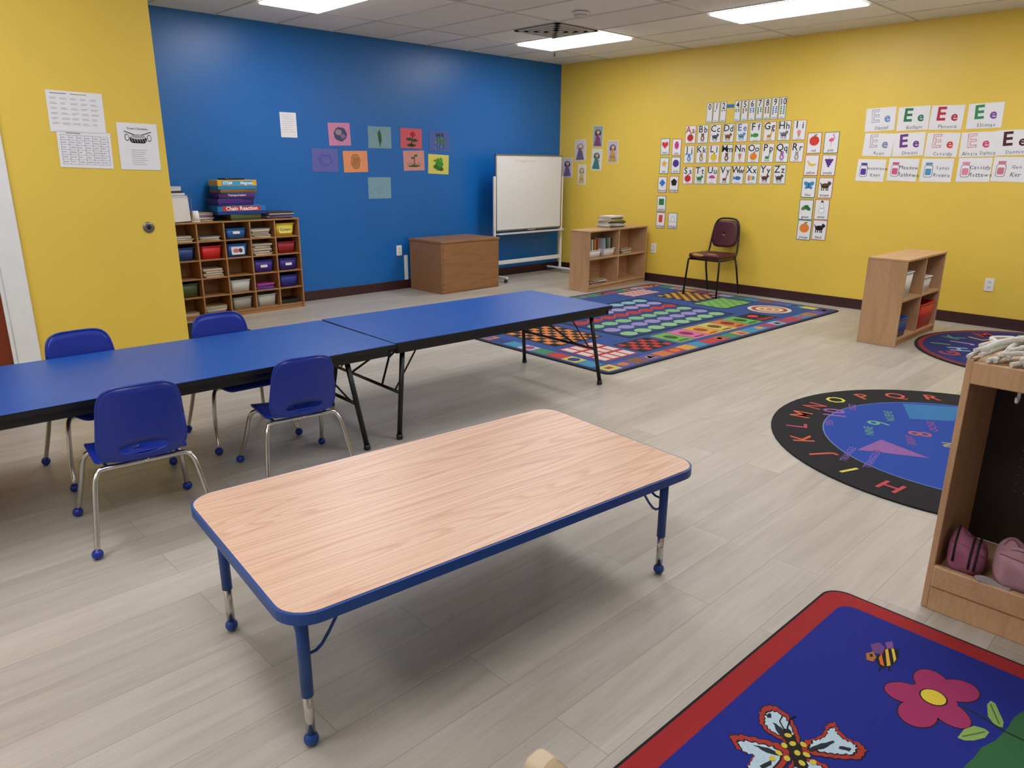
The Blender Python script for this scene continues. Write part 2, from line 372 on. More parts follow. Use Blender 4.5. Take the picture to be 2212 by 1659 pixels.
# ---------------------------------------------------------------- wall helpers
def wallM(wall,px,py,off=.003,rot=0):
    if wall=='R':
        p=bp(px,py,0,XR);p.x-=off;B=Matrix(((0,0,-1,0),(-1,0,0,0),(0,1,0,0),(0,0,0,1)))
    else:
        Y=YB if wall=='B' else YL
        p=bp(px,py,1,Y);p.y-=off;B=Matrix(((1,0,0,0),(0,0,-1,0),(0,1,0,0),(0,0,0,1)))
    return Matrix.Translation(p)@B@Matrix.Rotation(rot,4,'Z')
def sheet(t,w,h,m,border=None,bw=.006,name='sheet'):
    b=MB().box(-w/2,w/2,-h/2,h/2,-.0022,.0002,border or m)
    if border:b.rect(-w/2+bw,w/2-bw,-h/2+bw,h/2-bw,.0006,m)
    return b.build(name,t)
CB=[mat('card_border_'+c,h_,.7,var=.3,scale=60) for c,h_ in (('mix','#b8705a'),('teal','#4c7f78'))]
Z1,Z2,Z3=.0012,.002,.0028
def picture(t,kind,col,cx,cy,s,name='picture'):
    m=C(col);b=MB();k=C('#222222')
    if kind=='round':b.ell(cx,cy,s*.5,s*.46,Z1,m);b.rect(cx-.03*s,cx+.03*s,cy+.4*s,cy+.62*s,Z2,C('#5a3a1c'));b.ell(cx+.15*s,cy+.55*s,.14*s,.06*s,Z3,C('#3f8a35'),10,.5)
    elif kind=='beast':
        b.ell(cx-.05*s,cy,.42*s,.24*s,Z1,m);b.ell(cx+.36*s,cy+.22*s,.2*s,.18*s,Z2,m)
        for q in (-.35,-.15,.1,.26):b.rect(cx+q*s-.05*s,cx+q*s+.05*s,cy-.48*s,cy-.05*s,Z1,m)
        b.flat([(cx-.45*s,cy+.05*s),(cx-.62*s,cy+.3*s),(cx-.56*s,cy+.32*s),(cx-.38*s,cy+.14*s)],Z2,m)
        b.flat([(cx+.24*s,cy+.3*s),(cx+.26*s,cy+.5*s),(cx+.36*s,cy+.38*s)],Z3,m);b.ell(cx+.42*s,cy+.26*s,.03*s,.03*s,Z3,k,8)
    elif kind=='tall':
        b.ell(cx-.05*s,cy-.15*s,.3*s,.18*s,Z1,m);b.flat([(cx+.1*s,cy-.1*s),(cx+.25*s,cy-.1*s),(cx+.36*s,cy+.5*s),(cx+.26*s,cy+.5*s)],Z2,m);b.ell(cx+.38*s,cy+.5*s,.15*s,.09*s,Z3,m,12)
        for q in (-.28,-.12,.08,.2):b.rect(cx+q*s-.03*s,cx+q*s+.03*s,cy-.58*s,cy-.15*s,Z1,m)
    elif kind=='fish':b.ell(cx,cy,.45*s,.26*s,Z1,m);b.flat([(cx-.35*s,cy),(cx-.65*s,cy+.3*s),(cx-.65*s,cy-.3*s)],Z2,m);b.ell(cx+.25*s,cy+.06*s,.04*s,.04*s,Z3,k,8)
    elif kind=='sit':b.ell(cx,cy-.15*s,.3*s,.36*s,Z1,m);b.ell(cx,cy+.3*s,.22*s,.2*s,Z2,m);b.flat([(cx-.2*s,cy+.4*s),(cx-.2*s,cy+.65*s),(cx-.06*s,cy+.46*s)],Z3,m);b.flat([(cx+.2*s,cy+.4*s),(cx+.2*s,cy+.65*s),(cx+.06*s,cy+.46*s)],Z3,m);b.ell(cx,cy-.15*s,.14*s,.2*s,Z2,C('#e8dccb'),12)
    elif kind=='cone':b.flat([(cx-.2*s,cy+.05*s),(cx+.2*s,cy+.05*s),(cx,cy-.55*s)],Z1,C('#c48a4a'));b.ell(cx,cy+.2*s,.26*s,.24*s,Z2,m)
    elif kind=='umb':b.flat([(cx+.5*s*math.cos(a*PI/10),cy+.42*s*math.sin(a*PI/10)) for a in range(11)],Z1,m);b.rect(cx-.02*s,cx+.02*s,cy-.45*s,cy,Z1,k)
    elif kind=='bars':
        for q,c in enumerate(('#d23b34','#e88c2a','#e7d23a','#4ea04a','#3a6fc4')):b.rect(cx-.45*s+q*.19*s,cx-.3*s+q*.19*s,cy-.35*s+.03*q*s,cy+.35*s-.03*q*s,Z1,C(c))
    elif kind=='butterfly':
        for sx in (-1,1):b.ell(cx+sx*.27*s,cy+.16*s,.28*s,.2*s,Z1,m,14,sx*.5);b.ell(cx+sx*.2*s,cy-.2*s,.2*s,.15*s,Z1,m,14,-sx*.5)
        b.ell(cx,cy,.05*s,.36*s,Z2,k,10)
    elif kind=='leaf':b.ell(cx-.12*s,cy,.42*s,.2*s,Z1,m,16,.5);b.ell(cx+.15*s,cy-.02*s,.4*s,.18*s,Z2,C('#2f6b2c'),16,-.6)
    elif kind=='banana':b.flat([(cx-.5*s,cy+.25*s),(cx-.3*s,cy-.15*s),(cx,cy-.32*s),(cx+.35*s,cy-.25*s),(cx+.5*s,cy-.02*s),(cx+.2*s,cy-.08*s),(cx-.1*s,cy-.04*s),(cx-.35*s,cy+.2*s)],Z1,m)
    elif kind=='grapes':
        for j,n_ in enumerate((4,3,2,1)):
            for i in range(n_):b.ell(cx+(i-(n_-1)/2)*.2*s,cy+.28*s-j*.19*s,.12*s,.12*s,Z1+.0003*j,m,10)
        b.rect(cx-.02*s,cx+.02*s,cy+.35*s,cy+.6*s,Z1,C('#5a6b2c'))
    elif kind=='snow':
        for yy,r in ((-.3,.3),(.08,.22),(.36,.15)):b.ell(cx,cy+yy*s,r*s,r*s,Z1,C('#9fb0bf'));b.ell(cx,cy+yy*s,r*s*.86,r*s*.86,Z2,C('#f2f5f8'))
        b.rect(cx-.16*s,cx+.16*s,cy+.5*s,cy+.56*s,Z3,k);b.rect(cx-.1*s,cx+.1*s,cy+.5*s,cy+.68*s,Z3,k)
    elif kind=='bird':b.ell(cx,cy+.05*s,.26*s,.17*s,Z1,m,16,.3);b.rect(cx-.02*s,cx+.02*s,cy-.6*s,cy,Z1,m);b.tube([(cx+.2*s,cy+.1*s,Z2),(cx+.3*s,cy+.3*s,Z2),(cx+.12*s,cy+.5*s,Z2),(cx+.25*s,cy+.62*s,Z2)],.035*s,m,5,3)
    elif kind=='heart':b.flat([(cx+s*.55*(16*math.sin(a)**3)/17,cy+s*.55*(13*math.cos(a)-5*math.cos(2*a)-2*math.cos(3*a)-math.cos(4*a))/17) for a in [k_*2*PI/24 for k_ in range(24)]],Z1,m)
    elif kind=='star':b.flat([(cx+s*(.55 if k_%2==0 else .24)*math.sin(k_*PI/5),cy+s*(.55 if k_%2==0 else .24)*math.cos(k_*PI/5)) for k_ in range(10)],Z1,m)
    elif kind=='oval':b.ell(cx,cy,.34*s,.5*s,Z1,m)
    elif kind=='circle':b.ell(cx,cy,.48*s,.48*s,Z1,m,26)
    elif kind=='rectangle':b.rect(cx-.3*s,cx+.3*s,cy-.5*s,cy+.5*s,Z1,m)
    elif kind=='square':b.rect(cx-.42*s,cx+.42*s,cy-.42*s,cy+.42*s,Z1,m)
    elif kind=='triangle':
        b.flat([(cx-.5*s,cy-.42*s),(cx+.5*s,cy-.42*s),(cx,cy+.5*s)],Z1,C('#9aa0a6'));b.flat([(cx-.42*s,cy-.37*s),(cx+.42*s,cy-.37*s),(cx,cy+.4*s)],Z2,C('#f0f0f0'))
    else:
        n_=4 if kind=='diamond' else 5;b.flat([(cx+s*.52*math.sin(k_*2*PI/n_),cy+s*.52*math.cos(k_*2*PI/n_)) for k_ in range(n_)],Z1,m)
    b.build(name,t)
def row_pts(p0,p1,n):
    A=bp(*p0,0,XR);B=bp(*p1,0,XR);return [A.lerp(B,i/(n-1)) for i in range(n)]
def RM(p,rot=0):
    return Matrix.Translation((XR-.003,p.y,p.z))@Matrix(((0,0,-1,0),(-1,0,0,0),(0,1,0,0),(0,0,0,1)))@Matrix.Rotation(rot,4,'Z')
AL=[('A','round','#c22a26','red apple'),('B','sit','#7a4a26','brown bear'),('C','beast','#55585c','grey cat'),('D','beast','#8a5a30','brown dog'),('E','beast','#5a93bd','pale blue elephant'),('F','fish','#3f9a3a','green frog'),('G','tall','#d99a2c','giraffe'),('H','beast','#7c7684','grey hippo'),('I','cone','#e58aa0','ice cream'),
('J','sit','#3a86c8','blue jellyfish'),('K','sit','#b0855a','tan kangaroo'),('L','round','#e6c93a','yellow lemon'),('M','sit','#6b4528','brown monkey'),('N','cone','#c98a6a','nose shape'),('O','round','#ec8420','orange fruit'),('P','tall','#4f9a46','green parrot'),('Q','sit','#a05ab0','purple queen figure'),('R','sit','#9c9692','grey rabbit'),
('S','round','#d0272c','red strawberry'),('T','beast','#4c8a48','green turtle'),('U','umb','#c2458a','pink umbrella'),('V','tall','#8a4a26','brown violin'),('W','fish','#3572b8','blue whale'),('X','bars','#d23b34','striped xylophone'),('Y','beast','#6a3f24','brown yak'),('Z','beast','#4a4a4a','dark zebra')]
rows=[((1492,291),(1727,281),0,9),((1489,334),(1722,329),9,9),((1486,379),(1684,377),18,8)]
for p0,p1,i0,n in rows:
    for k,p in enumerate(row_pts(p0,p1,n)):
        L_,kd,c,ds=AL[i0+k]
        t=thing('alphabet_card','alphabet wall card printed %s%s with a %s'%(L_,L_.lower(),ds),'card',group='alphabet cards on the yellow wall',M=RM(p,random.uniform(-.03,.03)))
        sheet(t,.142,.202,M_paper,CB[k%2],.0045)
        b=MB();mc=C('#b33a2e') if L_=='A' else C('#3a6ab0') if L_=='E' else C('#1c1c1c');b.text(L_,.105,-.03,.052,Z1,mc,bold=.012);b.text(L_.lower(),.095,.036,.046,Z1,mc,bold=.012);b.build('lettering',t)
        picture(t,kd,c,0,-.035,.085)
        MB().box(-.03,.03,-.088,-.084,0,Z1,M_grey).build('caption',t)
nums=['0','1','2',None,'4','5','6','7','8','9','10'];words=['zero','one','two','','four','five','six','seven','eight','nine','ten']
for k,p in enumerate(row_pts((1533,244),(1691,233),11)):
    if nums[k] is None:continue
    t=thing('number_card','narrow number card printed %s in the top row'%nums[k],'card',group='number cards on the yellow wall',M=RM(p,random.uniform(-.03,.03)))
    sheet(t,.078,.22,M_paper,CB[1],.004)
    b=MB();b.text(nums[k],.095,0,.062,Z1,C('#1c1c1c'),sx=.8,bold=.012);b.build('lettering',t)
    MB().text(words[k],.028,0,-.092,Z1,C('#333333')).build('caption',t)
    b=MB()
    for q in range(int(nums[k])):b.ell(-.016+.032*(q%2),.015-.018*(q//2),.010,.008,Z1,C(('#3a6fc4','#4a8a46','#8a5a30')[k%3]),8)
    if k:b.build('picture',t)
    else:b.bm.free()
tg=MB().box(-.045,.045,-.018,.018,-.0022,.001,C('#2a74c0')).build('tape_strip');tg.matrix_world=wallM('R',1578,229);tag(tg,'short blue tape strip where the number three card is missing','tape')
def pic_card(px,py,w,h,word,kd,c,ds,grp):
    t=thing('picture_card','wall card of a %s captioned %s'%(ds,word),'card',group=grp,M=wallM('R',px,py,rot=random.uniform(-.03,.03)))
    sheet(t,w,h,M_paper,CB[random.randint(0,1)],.007);picture(t,kd,c,0,.022,w*.68)
    MB().text(word,.036,0,-h*.36,Z1,C('#1c1c1c'),bold=.01).build('lettering',t)
for a in ((1437,317,'heart','heart','#d8362c','red heart'),(1462,318,'oval','oval','#d23a8a','pink oval'),(1435,358,'star','star','#eab23a','yellow star'),(1460,357,'circle','circle','#4a2f8a','purple circle'),(1431,399,'diamond','diamond','#2f80c8','blue diamond'),(1456,398,'pentagon','pentagon','#101010','black pentagon'),(1429,440,'square','square','#2d7a3a','green square'),(1427,476,'rectangle','rectangle','#d8452c','orange red rectangle'),(1453,477,'triangle','triangle','#e8e8e8','white triangle')):
    pic_card(a[0],a[1],.132,.195,a[2],a[3],a[4],a[5],'shape cards on the yellow wall')
for a in ((1759,309,'red','round','#d8362c','red tomato'),(1796,308,'pink','bird','#e8609a','pink flamingo'),(1753,357,'yellow','banana','#e8c42c','yellow banana'),(1790,357,'purple','grapes','#5a2f8a','bunch of purple grapes'),(1747,405,'blue','butterfly','#3a8ac8','blue butterfly'),(1783,406,'brown','beast','#5a3a20','brown animal'),(1741,453,'green','leaf','#4a8a3a','green leaf'),(1775,453,'white','snow','#ffffff','white snowman'),(1737,497,'orange','round','#e8842c','orange fruit'),(1770,497,'black','beast','#151515','black cat')):
    pic_card(a[0],a[1],.155,.212,a[2],a[3],a[4],a[5],'colour cards on the yellow wall')
def rect_px(wall,px,py,w,h):
    ax,val=(0,XR) if wall=='R' else (1,YB if wall=='B' else YL)
    a=bp(px-w/2,py,ax,val);b=bp(px+w/2,py,ax,val);c=bp(px,py-h/2,ax,val);d=bp(px,py+h/2,ax,val)
    return Vector((a.x-b.x,a.y-b.y)).length,(c.z-d.z)
ES=[(1902,258,'Daniel','#6f90c8','pale blue',1),(1973,256,'Kellani','#23794a','dark green',0),(2045,254,'Phoenix','#b8283a','red',0),(2128,250,'Ellimae','#2f8f52','green and purple',0),
(1897,313,'Ryan','#8088b0','faint grey blue',1),(1963,312,'Dimitri','#702f86','purple',0),(2035,313,'Cassidy','#d8402c','orange red',1),(2112,312,'Alesia Dahlia','#d04a7a','rose pink',1),(2190,308,'Dannie','#4a1722','dark maroon',0)]
for px,py,nm,c,cd,ol in ES:
    t=thing('worksheet','white practice sheet with %s letters E e and a handwritten name'%cd,'worksheet',group='children worksheets on the right of the yellow wall',M=wallM('R',px,py,rot=random.uniform(-.035,.035)))
    sheet(t,.28,.215,M_paper)
    b=MB();b.text('E',.165,-.05,.028,Z1,C(c),bold=.026,rot=random.uniform(-.05,.05))
    if ol:b.text('E',.165,-.05,.028,Z2,C('#e6dcde'),bold=.004)
    b.text('e',.12,.065,.01,Z1,C('#7a4aa0') if nm=='Ellimae' else C(c),bold=.026,rot=random.uniform(-.05,.05));b.build('lettering',t)
    MB().hand(nm,.044,.02,-.08,Z1,C('#606068')).build('handwritten_name',t)
for px,py,n1,n2,c,cd in ((1881,368,'Genevieve','Kerr','#4a3a9a','indigo'),(1950,367,'Meadow','Mathews','#d05a86','rose pink'),(2023,368,'Synai','Rivera','#4a9ac0','sky blue'),(2104,367,'Cassidy','Mattews','#e58aa8','pale pink'),(2182,366,'Gen','Ker','#d07a8a','dusty pink')):
    t=thing('worksheet','white sheet with a %s jar drawing and handwritten name in the bottom row'%cd,'worksheet',group='children worksheets on the right of the yellow wall',M=wallM('R',px,py,rot=random.uniform(-.03,.03)))
    sheet(t,.274,.212,M_paper)
    b=MB();k=C('#555560');b.prism(rrect(.076,.11,.02,4,-.07,-.01),0,Z1,k).flat(rrect(.068,.102,.018,4,-.07,-.01),Z2,C('#f2ecee')).flat(rrect(.052,.06,.01,3,-.07,-.015),Z3,C(c)).rect(-.1,-.04,.048,.07,Z2,C(c));b.build('picture',t)
    b=MB();b.hand(n1,.045,.05,.02,Z1,C('#3e3e4a'));b.hand(n2,.05,.05,-.045,Z1,C('#3e3e4a'));b.build('handwritten_name',t)
def figure_pic(px,py,w,h,cs,label):
    W_,H_=rect_px('R',px,py,w,h)
    t=thing('drawing',label,'drawing',group='narrow drawings beside the whiteboard',M=wallM('R',px,py,rot=random.uniform(-.04,.04)))
    sheet(t,W_,H_,C(cs[0]),M_paper,.004)
    b=MB();b.ell(0,H_*.16,W_*.3,H_*.17,Z1,C(cs[3]),14);b.ell(W_*.02,H_*.2,W_*.17,H_*.09,Z2,C(cs[2]),14)
    b.flat([(-W_*.4,-H_*.44),(W_*.36,-H_*.44),(W_*.2,-H_*.05),(W_*.12,H_*.1),(-W_*.12,H_*.1),(-W_*.22,-H_*.06)],Z2,C(cs[1]))
    b.flat([(W_*.12,H_*.08),(W_*.36,-H_*.04),(W_*.32,-H_*.08),(W_*.1,H_*.0)],Z3,C(cs[2]))
    for q in range(4):b.ell(-W_*.22+q*W_*.14,-H_*(.2+.05*(q%2)),W_*.05,H_*.03,Z3,C(cs[4]),8)
    b.build('picture',t)
figure_pic(1226,362,21,42,('#cfc8cc','#7a6490','#d8b090','#3a2a3a','#a05a70'),'small violet drawing of a figure closest to the whiteboard')
figure_pic(1254,325,23,46,('#d2ccd0','#6a6276','#e0c0a0','#a88a94','#5a6a8a'),'grey violet drawing of a figure left of the topmost drawing')
figure_pic(1292,295,21,46,('#9aa8aa','#80486e','#d8b090','#2a2018','#b05a80'),'topmost drawing of a dark haired figure in purple')
figure_pic(1289,345,22,46,('#dcdcd4','#3f7a7a','#c8a080','#2a5a4a','#4a8a94'),'drawing of a teal figure under the topmost drawing')
figure_pic(1324,328,22,48,('#c4bac8','#c49a4a','#d8b090','#4a3a5a','#6a4a80'),'purple and gold drawing of a figure, rightmost of the set')
figure_pic(1257,377,17,44,('#e0dccc','#c8b878','#d8c8a8','#8a7a5a','#a05a4a'),'narrow pale drawing with yellow figure, lowest of the set')
def art(px,py,w,h,base,kd,label,rot=0):
    W_,H_=rect_px('B',px,py,w,h);t=thing('artwork',label,'artwork',group='children artwork on the blue wall',M=wallM('B',px,py,rot=rot));sheet(t,W_,H_,mat('art_'+base.strip('#'),base,.8,var=.12,scale=22));b=MB()
    def blob(x,y,rx,ry,z,c,n=22,j=.18):
        b.flat([(x+rx*(1+j*math.sin(k*2.3+x*90))*math.cos(k*2*PI/n),y+ry*(1+j*math.cos(k*1.7+y*70))*math.sin(k*2*PI/n)) for k in range(n)],z,mat('paint_'+c.strip('#'),c,.7,var=.3,scale=50))
    if kd=='globe':blob(.01,0,.08,.072,Z1,'#4a4a6a',24,.05);blob(-.01,.02,.04,.03,Z2,'#a08e98');blob(.04,-.02,.03,.022,Z2,'#7c7490')
    elif kd=='egg':blob(0,0,.085,.06,Z1,'#5658a4',24,.06);blob(.01,0,.06,.04,Z2,'#6264ae')
    elif kd=='scrib':
        blob(0,0,.06,.08,Z1,'#8a6a4a',22,.06);blob(0,0,.052,.07,Z2,'#cf8650',22,.06)
        for q in range(7):b.flat([(-.045+.013*q,-.05),(-.041+.013*q,-.05),(-.02+.01*q,.05-.01*(q%3)),(-.025+.01*q,.05-.01*(q%3))],Z3,C('#6e543c'))
    elif kd=='leaf':b.flat([(0,-.09),(.025,-.03),(.02,.04),(.0,.085),(-.03,.05),(-.02,-.03)],Z1,C('#2f5a3a'));b.tube([(0,-.1,Z1),(.005,.02,Z2)],.003,C('#1f3a2a'),5)
    elif kd=='rose':
        blob(.02,.045,.036,.03,Z1,'#a81828');b.flat([(-.01,-.08),(.005,-.08),(.025,.03),(.015,.03)],Z2,C('#1f3a22'));blob(-.03,-.01,.045,.018,Z2,'#1f4a26');blob(.05,-.02,.04,.018,Z2,'#1f4a26');blob(.0,-.075,.065,.018,Z2,'#24401f')
    elif kd=='sprout':
        blob(0,-.06,.09,.012,Z1,'#3a5a26');b.flat([(-.004,-.06),(.006,-.06),(.012,.06),(.002,.06)],Z2,C('#3a3a20'));blob(.03,.055,.025,.014,Z2,'#4a6a2a');blob(-.02,.03,.025,.012,Z2,'#4a6a2a')
        for q in range(8):b.ell(-.09+.026*q,-.03-.012*(q%2),.006,.006,Z2,C('#222222'),8)
    elif kd=='stems':
        for x,y,r_ in ((-.05,.0,.3),(.0,.01,0),(.055,-.01,-.2)):b.flat([(x,-.09),(x+.012,-.09),(x+.01+r_*.05,.07),(x-.002+r_*.05,.07)],Z1,C('#1f5a2a'));blob(x+.02,y,.03,.014,Z2,'#3a7a2a');blob(x+r_*.05,.07,.016,.02,Z3,'#2a3a1a')
        for q in range(9):b.ell(random.uniform(-.09,.09),random.uniform(-.09,.09),.01,.01,Z1,C('#8a8ad0'),8)
    elif kd=='frog':blob(.01,.0,.06,.072,Z1,'#3a8a26');blob(-.04,-.03,.04,.025,Z2,'#2f6a20');blob(.03,.05,.03,.03,Z2,'#4a9a30');blob(-.05,.04,.03,.014,Z2,'#5a8a20');blob(.035,-.055,.04,.02,Z3,'#2a5a1a')
    elif kd=='faint':blob(0,-.01,.06,.05,Z1,'#7a9db0',22,.1)
    b.build('picture',t)
art(733,290,47,49,'#d08cae','globe','pink sheet with a round grey planet drawing',.03)
art(702,346,56,50,'#6468b0','egg','lavender sheet with an oval purple drawing',-.01)
art(768,349,52,46,'#e8986a','scrib','orange sheet with a scribbled brown oval',.02)
art(820,297,50,47,'#7ca0aa','leaf','grey green sheet with a dark leaf, upper of the two',0)
art(820,406,49,46,'#7ea2b2','faint','nearly plain grey blue sheet hanging lowest on the wall',0)
art(888,299,46,43,'#cc5c66','rose','red sheet with a flower on a green stem',-.02)
art(894,347,45,43,'#cc9088','sprout','salmon sheet with a dark sprout and specks',.03)
art(949,305,44,44,'#4c62a4','stems','violet blue sheet with green stems, rightmost of the top row',.01)
art(947,355,44,42,'#d4cc64','frog','yellow sheet with green painted blob',-.04)
W_,H_=rect_px('B',623,270,35,54)
t=thing('notice_sheet','white lined sheet with writing alone on the blue wall, left of the artwork','paper',M=wallM('B',623,270));sheet(t,W_,H_,M_paper);b=MB()
for q in range(9):b.box(-W_*.4,W_*random.uniform(.2,.42),H_*(.4-.085*q),H_*(.4-.085*q)+.002,0,Z1,C('#a0a8c0'))
b.build('writing',t)
t=thing('poster','upper white calendar sheet on the left yellow wall','paper',M=wallM('L',165,243,rot=-.02));sheet(t,.28,.216,M_paper);b=MB()
b.box(-.12,-.04,.092,.096,0,Z1,M_grey);b.box(-.02,.06,.092,.096,0,Z1,C('#b0a060'))
for j in range(6):
    for i in range(5):
        for q in range(2):b.box(-.125+.05*i,-.125+.05*i+random.uniform(.022,.04),.07-.026*j-.006*q,.0715-.026*j-.006*q,0,Z1,C('#a08a50') if j%3==2 else C('#909098'))
b.build('writing',t)
t=thing('poster','lower white sheet with a printed table grid on the left yellow wall','paper',M=wallM('L',185,324,rot=-.035));sheet(t,.272,.195,M_paper);b=MB()
b.box(-.09,-.02,.084,.088,0,Z1,M_grey)
for i in range(7):b.box(-.12+.04*i,-.1188+.04*i,-.08,.075,0,Z1,M_grey)
for j in range(7):b.box(-.12,.12,-.08+.0258*j,-.0788+.0258*j,0,Z1,M_grey)
for j in range(6):
    for i in range(6):
        b.box(-.115+.04*i,-.115+.04*i+random.uniform(.015,.03),-.068+.0258*j,-.0655+.0258*j,0,Z1,M_grey)
b.build('writing',t)
t=thing('poster','white portrait schedule sheet with a drum sketch on the left yellow wall','paper',M=wallM('L',300,317,rot=-.02));sheet(t,.222,.262,M_paper);b=MB();b.text("Timer's Schedule",.017,0,.1,Z1,M_ink)
for q in range(8):b.box(-.045,random.uniform(.02,.05),-.02-.0115*q,-.0185-.0115*q,0,Z1,M_grey)
b.build('writing',t);b=MB()
b.prism(rrect(.094,.045,.02,5,0,.042),0,Z1,M_ink);b.ell(0,.058,.046,.016,Z2,M_paper,20);b.ell(0,.058,.04,.012,Z2+.0003,C('#b0b0b0'),20)
for q in range(6):b.flat([(-.04+.0145*q,.045),(-.038+.0145*q,.045),(-.03+.0145*q,.026),(-.032+.0145*q,.026)],Z2,M_paper)
for sx in (-1,1):b.tube([(sx*.02,.066,Z2),(sx*.075,.085,Z2)],.002,M_ink,5);b.ell(sx*.062,.05,.012,.02,Z2,M_ink,10);b.ell(sx*.062,.05,.009,.016,Z3,M_paper,10)
b.build('picture',t)
t=thing('wall_lock','round dark steel lock plate on the left yellow wall','lock',M=wallM('L',321,491,0))
MB().lathe([(.033,0),(.033,.005),(.028,.008),(.018,.0085)],mat('dark_steel','#908e86',.35,.9),22).build('plate',t);MB().lathe([(.014,.0085),(.012,.011)],M_ink,14).build('keyhole',t)
def outlet(M,label):
    t=thing('wall_outlet',label,'outlet',M=M,group='white wall outlets')
    MB().prism(rrect(.075,.118,.006,3),0,.006,M_white).build('cover_plate',t)
    for sy in (-1,1):
        s_=MB();s_.prism(rrect(.034,.03,.01,3,0,sy*.024),.006,.0075,C('#dcdcda'));s_.rect(-.009,-.006,sy*.024-.005,sy*.024+.006,.008,M_ink);s_.rect(.006,.009,sy*.024-.005,sy*.024+.006,.008,M_ink);s_.build('socket',t)
outlet(wallM('B',862,541,.0),'white outlet on the blue wall left of the brown cabinet')
outlet(wallM('R',1412,536,.0),'white outlet on the yellow wall at the end of the book shelf')
outlet(wallM('R',2137,615,.0),'white outlet on the yellow wall at the right of the photo')
b=MB();b.box(-.025,.025,-.15,.15,0,.008,M_white,.002);o=b.build('cable_cover');o.matrix_world=wallM('B',877,578,0);tag(o,'narrow white strip on the blue wall against the brown cabinet','strip')
# ---------------------------------------------------------------- brown cabinet
t=thing('storage_cabinet','low brown wooden box cabinet against the blue wall','cabinet',(5.235,6.56,0))
MB().box(0,.89,.0,.60,.0,.575,M_cab,.004).build('body',t)
MB().box(-.008,.898,-.008,.608,.575,.6,M_cab,.004).build('top',t)
MB().box(.02,.872,-.005,0,.02,.56,M_cab,.002).build('panel',t)
# ---------------------------------------------------------------- whiteboard
t=thing('whiteboard','rolling white dry erase board in the corner','whiteboard',(7.02,6.93,0))
W2=.61
MB().box(-W2+.012,W2-.012,-.008,.008,.64,1.55,mat('dry_erase','#dfe1e2',.15,var=.01)).build('writing_surface',t)
b=MB()
for q in ((-W2,-W2+.016,.625,1.565),(W2-.016,W2,.625,1.565)):b.box(q[0],q[1],-.014,.014,q[2],q[3],M_steel,.003)
b.box(-W2,W2,-.014,.014,1.549,1.565,M_steel,.003);b.box(-W2,W2,-.014,.014,.625,.641,M_steel,.003);b.build('frame',t)
b=MB(Matrix.Translation((0,-.0085,0))@Matrix.Rotation(PI/2,4,'X'));b.hand('To Nugget Good',.05,-.1,1.49,.0005,C('#d3a8ac'));b.build('writing',t)
for sx in (-1,1):
    x=sx*(W2+.014)
    MB().box(x-.014,x+.014,-.012,.016,.07,1.3,M_white,.003).build('post',t)
    fo=MB().box(x-.018,x+.018,-.24,.24,.05,.075,M_white,.004).build('foot',t)
    for sy in (-1,1):
        MB(Matrix.Translation((x,sy*.215,.024))@Matrix.Rotation(PI/2,4,'Y')).lathe([(.024,-.011),(.024,.011)],mat('caster_grey','#4a4a4c',.6),14).build('caster',fo)
        MB().box(x-.014,x+.014,sy*.215-.014,sy*.215+.014,.035,.05,M_steel).build('caster_fork',fo)
MB().box(-W2,W2,-.012,.012,.2,.25,M_white,.003).build('crossbar',t)
b=MB().box(-W2,W2,-.075,-.012,.585,.6,M_white,.003).box(-W2,W2,-.078,-.072,.6,.608,M_white);b.build('tray',t)
e=thing('board_eraser','dark eraser resting on the whiteboard tray','eraser',(7.02,6.888,.601));MB().box(-.06,.06,-.02,.02,0,.018,C('#3a3a44'),.003).build('felt',e);MB().box(-.06,.06,-.02,.02,.018,.032,C('#8a8a90'),.004).build('handle',e)
# ---------------------------------------------------------------- shelves
def shelf_unit(loc,rz,L_,D,Hh,label,shz,div):
    t=thing('bookcase',label,'shelf',loc,rz,'low wooden bookcases by the yellow wall');th=.018
    for x in (0,L_-th):MB().box(x,x+th,0,D,0,Hh-th,M_maple,.002).build('side_panel',t)
    MB().box(-.004,L_+.004,-.004,D,Hh-th,Hh,M_mapx,.003).build('top_panel',t)
    MB().box(th,L_-th,D-.008,D,.06,Hh-th,M_mapx).build('back_panel',t)
    MB().box(th,L_-th,.0,D-.008,.05,.05+th,M_mapx,.001).build('bottom_panel',t);MB().box(th,L_-th,.02,.035,0,.05,M_mapx).build('plinth',t)
    MB().box(th,L_-th,.005,D-.008,shz,shz+th,M_mapx,.001).build('shelf_board',t)
    for x in div:
        MB().box(x-th/2,x+th/2,.005,D-.008,.05+th,shz,M_maple,.001).build('divider',t);MB().box(x-th/2,x+th/2,.005,D-.008,shz+th,Hh-th,M_maple,.001).build('divider',t)
    return t
s1=(6.6,5.53,0);r1=math.radians(4)
shelf_unit(s1,r1,1.24,.28,.71,'low wooden bookcase of books in the corner, book stack on top',.37,(.62,))
shelf_unit((6.37,2.02,0),0,.96,.31,.72,'low wooden bookcase with red bin, farther right by the yellow wall',.37,(.48,))
def S1(x,y,z):
    v=Matrix.Rotation(r1,4,'Z')@Vector((x,y,0));return (s1[0]+v.x,s1[1]+v.y,z)
